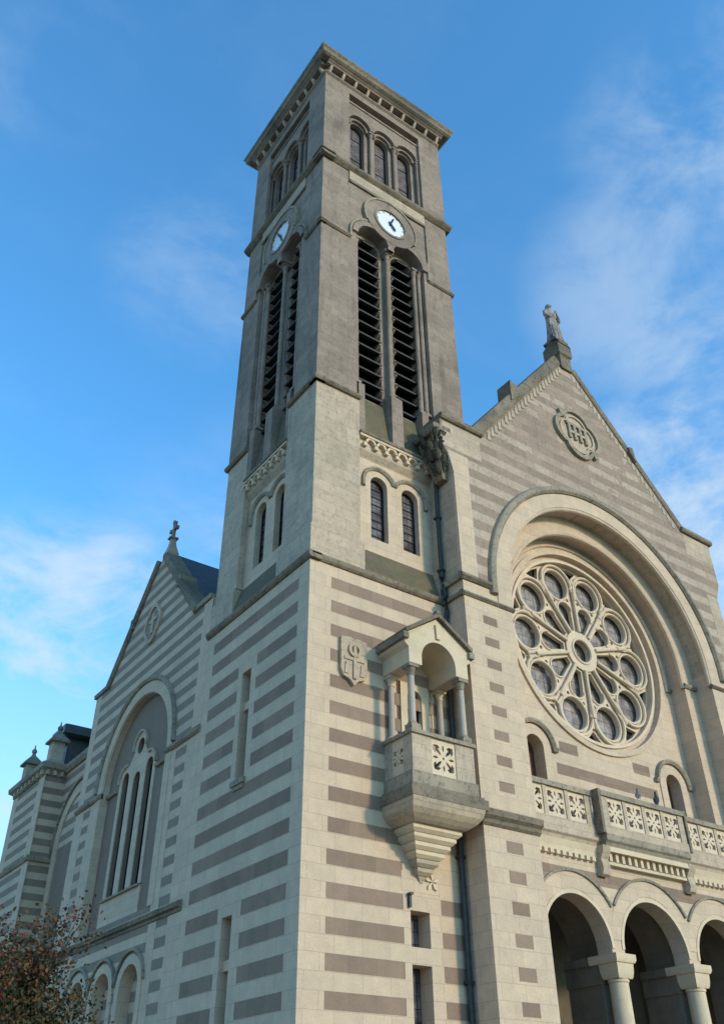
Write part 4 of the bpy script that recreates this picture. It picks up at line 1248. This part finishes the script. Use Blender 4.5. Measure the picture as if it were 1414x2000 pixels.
# slate-hung roof turret and lean-to roofs behind
b = MB(); b.box(1.12, 4.4, 12.96, 14.63, 19.0, 19.9, FF, M_slate)
b.prism([(.86, 12.92), (4.6, 12.92), (4.6, 16.3)], 13.05, 18.99, lambda u, v, d: (u, d, v), M_slate)
b.build('choir_roof', church, smooth=False, gap=0)
b = MB(); b.frusta([(14.633, .95, 4.6, 18.8, 20.0), (14.70, .80, 4.7, 18.65, 20.1), (15.02, .80, 4.7, 18.65, 20.1), (15.12, 1.0, 4.5, 18.85, 19.9)], M_zinc)
b.build('roof_cap', church, smooth=False)

# ------------------------------------------------------------------ ground
b = MB()
nseg = 1
S = 400
b.v += [(-S, -S, 0), (S, -S, 0), (S, S, 0), (-S, S, 0)]
M_gr = stone('warm_bounce_paving', (.36, .28, .20), var=.1, joint=.4, grime=.2, grime_col=(.2, .17, .13))  # unseen ground, its warm tone chosen to bounce light onto the shaded walls
b.face((0, 1, 2, 3), M_gr); g_ = b.build('ground', smooth=False); tag(g_, kind='structure')
# ------------------------------------------------------------------ statue on the gable
def ell(b, cx, cy, cz_, rx, ry, rz, m, n=14, k=9):
    secs = []
    for q in range(k):
        ph_ = PI*(q+.5)/k
        secs.append([(cx+rx*math.sin(ph_)*math.cos(2*PI*j/n), cy+ry*math.sin(ph_)*math.sin(2*PI*j/n), cz_-rz*math.cos(ph_)) for j in range(n)])
    b.loft(secs, m)
def rings(b, secs, m, n=22, folds=0.0, nf=9):
    out_ = []
    for (z, rx, ry, cx, cy) in secs:
        ring = []
        for j in range(n):
            a_ = 2*PI*j/n; f = 1+folds*math.cos(nf*a_+z*1.5)*min(1, max(0, (1.5-z)/1.2))
            ring.append((cx+rx*f*math.cos(a_), cy+ry*f*math.sin(a_), z))
        out_.append(ring)
    b.loft(out_, m)
M_stat = stone('stained_statue_stone', (.36, .31, .29), var=.0, joint=.0, grime=.6, grime_col=(.10, .10, .11), lichen=.55, streak=.7)
def remesh(o, vs):
    md = o.modifiers.new('one_skin', 'REMESH'); md.mode = 'VOXEL'; md.voxel_size = vs; md.use_smooth_shade = True
b = MB()
rings(b, [(0, .30, .26, 0, 0), (.05, .32, .28, 0, 0), (.4, .27, .235, 0, 0), (.9, .235, .20, .0, 0), (1.25, .22, .175, .0, .0),
          (1.5, .25, .165, 0, .01), (1.68, .265, .15, 0, .02), (1.78, .22, .13, 0, .02), (1.84, .10, .09, 0, .01), (1.92, .065, .07, 0, 0)], M_stat, n=44, folds=.09)
ell(b, 0, -.015, 2.03, .088, .10, .125, M_stat)                    # head
ell(b, 0, .03, 2.055, .112, .115, .135, M_stat)                    # hair or veil
rings(b, [(1.74, .20, .12, 0, .05), (1.9, .12, .09, 0, .06), (2.05, .105, .08, 0, .06)], M_stat)
b.tube([(0, -.11, 2.05), (0, -.135, 2.005), (0, -.11, 1.99)], [.012, .02, .016], M_stat, 8)      # nose
for s_ in (-1, 1):
    ell(b, s_*.036, -.098, 2.045, .018, .012, .010, M_stat, 8, 5)
    b.tube([(s_*.24, .02, 1.68), (s_*.31, -.02, 1.42), (s_*.27, -.14, 1.24)], [.085, .08, .075], M_stat, 12)
    b.tube([(s_*.27, -.13, 1.24), (s_*.15, -.23, 1.34), (s_*.045, -.27, 1.45)], [.075, .06, .035], M_stat, 12)
    b.tube([(s_*.22, -.10, 1.15), (s_*.24, -.12, .9)], [.07, .03], M_stat, 10)     # hanging sleeve
    ell(b, s_*.028, -.275, 1.50, .024, .03, .05, M_stat, 10, 7)                     # palm
    for f, (ln, dx) in enumerate(((.075, -.024), (.088, -.009), (.084, .006), (.066, .02))):
        b.tube([(s_*.018, -.275+dx, 1.53), (s_*.014, -.275+dx*1.0, 1.53+ln*.6), (s_*.008, -.272+dx, 1.53+ln)], [.0095, .009, .007], M_stat, 6)
    b.tube([(s_*.03, -.30, 1.49), (s_*.02, -.315, 1.53), (s_*.012, -.31, 1.56)], [.011, .010, .008], M_stat, 6)
ell(b, 0, -.103, 1.965, .03, .012, .009, M_stat, 8, 5)
for i in range(7):                                                  # mantle folds falling from the arms
    x = -.24+.08*i
    b.tube([(x, -.13+.03*abs(i-3)*.5, 1.2), (x*1.1, -.21+.02*abs(i-3), .7), (x*1.15, -.25+.02*abs(i-3), .08)], [.02, .03, .035], M_stat, 8)
b.box(-.34, .34, -.10, .03, -.32, .30, FF, M_stat)
st = b.build('statue', None)
remesh(st, .017)
st.location = (9.35, -.54, 24.34); st.scale = (.93, .93, .93)
tag(st, 'weathered stone statue of a robed figure with folded hands on the gable peak', 'statue')

# ------------------------------------------------------------------ pigeons on the balustrade
M_pg = plain('dark_plumage', (.045, .045, .055), .6, var=.35, scale=40)
M_pg2 = plain('grey_plumage', (.16, .16, .175), .6, var=.35, scale=40)
M_leg = plain('bird_leg', (.25, .07, .06), .6)
def pigeon(x, y, z, rz, tilt, m, label):
    b = MB()
    # body as rings along its own axis (x forward), nose to tail
    prof = [(-.175, .004, .022, -.035), (-.12, .010, .034, -.020), (-.07, .030, .040, -.004), (-.02, .052, .050, .0), (.03, .060, .052, .005), (.07, .048, .044, .022), (.095, .034, .034, .045), (.11, .027, .027, .07), (.122, .024, .024, .095)]
    secs = []
    for (px_, rz_, ry_, dz) in prof:
        secs.append([(px_-.35*rz_*math.sin(2*PI*j/14)*0, ry_*math.cos(2*PI*j/14), dz+rz_*math.sin(2*PI*j/14)) for j in range(14)])
    b.loft(secs, m)
    ell(b, .128, 0, .112, .028, .023, .024, m, 12, 8)
    for s_ in (-1, 1):                                             # folded wings
        b.loft([[(px_, s_*(w_+.006*math.cos(a_)), zz+hh*math.sin(a_)) for a_ in [2*PI*j/10 for j in range(10)]] for (px_, w_, zz, hh) in ((-.15, .016, -.018, .006), (-.08, .038, .0, .022), (0, .052, .008, .034), (.06, .045, .018, .02))], m)
    body = b.build('pigeon', None)
    body.modifiers.new('one_skin', 'REMESH').mode = 'VOXEL'; body.modifiers[0].voxel_size = .006; body.modifiers[0].use_smooth_shade = True
    body.location = (x, y, z+.155); body.rotation_euler = (0, -tilt, rz); body.scale = (1.3, 1.3, 1.3)
    q = MB(); q.tube([(.150, 0, .112), (.172, 0, .104)], [.008, .002], M_leg, 6)
    k_ = q.build('beak', body)
    q = MB()
    for s_ in (-1, 1):
        q.tube([(0, s_*.022, -.04), (-.005+.04*tilt, s_*.022, -.118)], .0045, M_leg, 6)
        for dx, dy in ((.03, 0), (.024, .014), (.024, -.014), (-.018, 0)):
            q.tube([(-.005+.04*tilt, s_*.022, -.118), (-.005+.04*tilt+dx, s_*.022+dy, -.121)], .0035, M_leg, 5)
    q.build('legs', body)
    tag(body, label, 'pigeon', 'pigeons on the balustrade rail')
    return body
pigeon(9.42, -.44, 8.54, R(35), R(22), M_pg2, 'paler grey pigeon on the balustrade rail, nearer the middle of the front')
pigeon(10.10, -.44, 8.54, R(30), R(38), M_pg, 'dark pigeon perched upright on the balustrade rail below the right small doorway')

# ------------------------------------------------------------------ autumn tree at lower left
def leafmat(name, c1, c2):
    m, t, bs = new_mat(name); g = G(t)
    geo = g.N.new('ShaderNodeNewGeometry')
    n = g.noise(geo.outputs['Position'], 9, 3, .6)
    g.L.new(g.mix(g.rng(n, .35, .65), c1, c2), bs.inputs['Base Color']); bs.inputs['Roughness'].default_value = .6
    bs.inputs['Specular IOR Level'].default_value = .2
    return m
LM = [leafmat('dark_green_leaf', (.018, .024, .011), (.042, .048, .018)), leafmat('olive_leaf', (.055, .042, .016), (.09, .06, .024)),
      leafmat('rust_leaf', (.10, .045, .018), (.15, .072, .026)), leafmat('red_brown_leaf', (.085, .022, .016), (.15, .045, .028))]
random.seed(11)
TD = 9.5
d = pray(-5, 2005); d = d*(TD/math.hypot(d.x, d.y)); tc0 = CAM+d
tree = empty('autumn_tree', (tc0.x, tc0.y, 0))
tag(tree, 'small bushy tree with rust and dark green autumn leaves at the lower left', 'tree')
b = MB()
H = tc0.z
b.tube([(0, 0, 0), (.03, .02, .7), (-.02, .04, 1.3), (.02, 0, H+.2)], [.11, .085, .07, .03], M_bark, 10)
tips = []
for i in range(60):
    a_ = random.uniform(0, 2*PI); el = random.uniform(-.15, 1.35)
    st_ = Vector((random.uniform(-.03, .03), random.uniform(-.03, .03), random.uniform(1.0, H)))
    L_ = random.uniform(.40, .78)
    dr = Vector((math.cos(a_)*math.cos(el), math.sin(a_)*math.cos(el), math.sin(el)))
    mid_ = st_+dr*L_*.5+Vector((0, 0, .06)); en = st_+dr*L_+Vector((random.uniform(-.1, .1), random.uniform(-.1, .1), random.uniform(0, .15)))
    b.tube([st_, mid_, en], [.028, .016, .006], M_bark, 6); tips += [mid_, en, (mid_+en)/2, (st_+mid_)/2]
    for _ in range(6):
        q = en+Vector((random.uniform(-.2, .2), random.uniform(-.2, .2), random.uniform(.0, .34)))
        b.tube([(mid_+en)/2 if random.random() < .5 else en, q], [.006, .0025], M_bark, 4); tips.append(q)
b.build('trunk', tree)
b = MB()
def leaf(p, s_, m):
    n_ = Vector((random.gauss(0, 1), random.gauss(0, 1), random.gauss(.4, 1))).normalized()
    t_ = n_.cross(Vector((random.gauss(0, 1), random.gauss(0, 1), random.gauss(0, 1)))).normalized(); q_ = n_.cross(t_)
    k_ = len(b.v); w_ = s_*.34
    for (al, ac, up) in ((0, 0, 0), (.35, 1, .1), (.75, .7, .08), (1, 0, -.1), (.75, -.7, .08), (.35, -1, .1)):
        b.v.append(tuple(p+t_*s_*al+q_*w_*ac+n_*s_*up))
    b.face([k_+j for j in range(6)], m)
for p in tips:
    out_k = (p-Vector((0, 0, H-.2))).length
    up_ = p.z-H; cl_r = random.random()
    for _ in range(random.randint(70, 140) if (p.z < H+.36) else random.randint(22, 55)):
        q = p+Vector((random.gauss(0, .09), random.gauss(0, .09), random.gauss(0, .085)))
        u_ = .72*cl_r+.28*random.random()+.45*up_+.25*(out_k-.7)
        m = LM[0] if u_ < .66 else LM[1] if u_ < .86 else LM[2] if u_ < 1.02 else LM[3]
        leaf(q, random.uniform(.022, .05), m)
b.build('crown', tree, smooth=False)
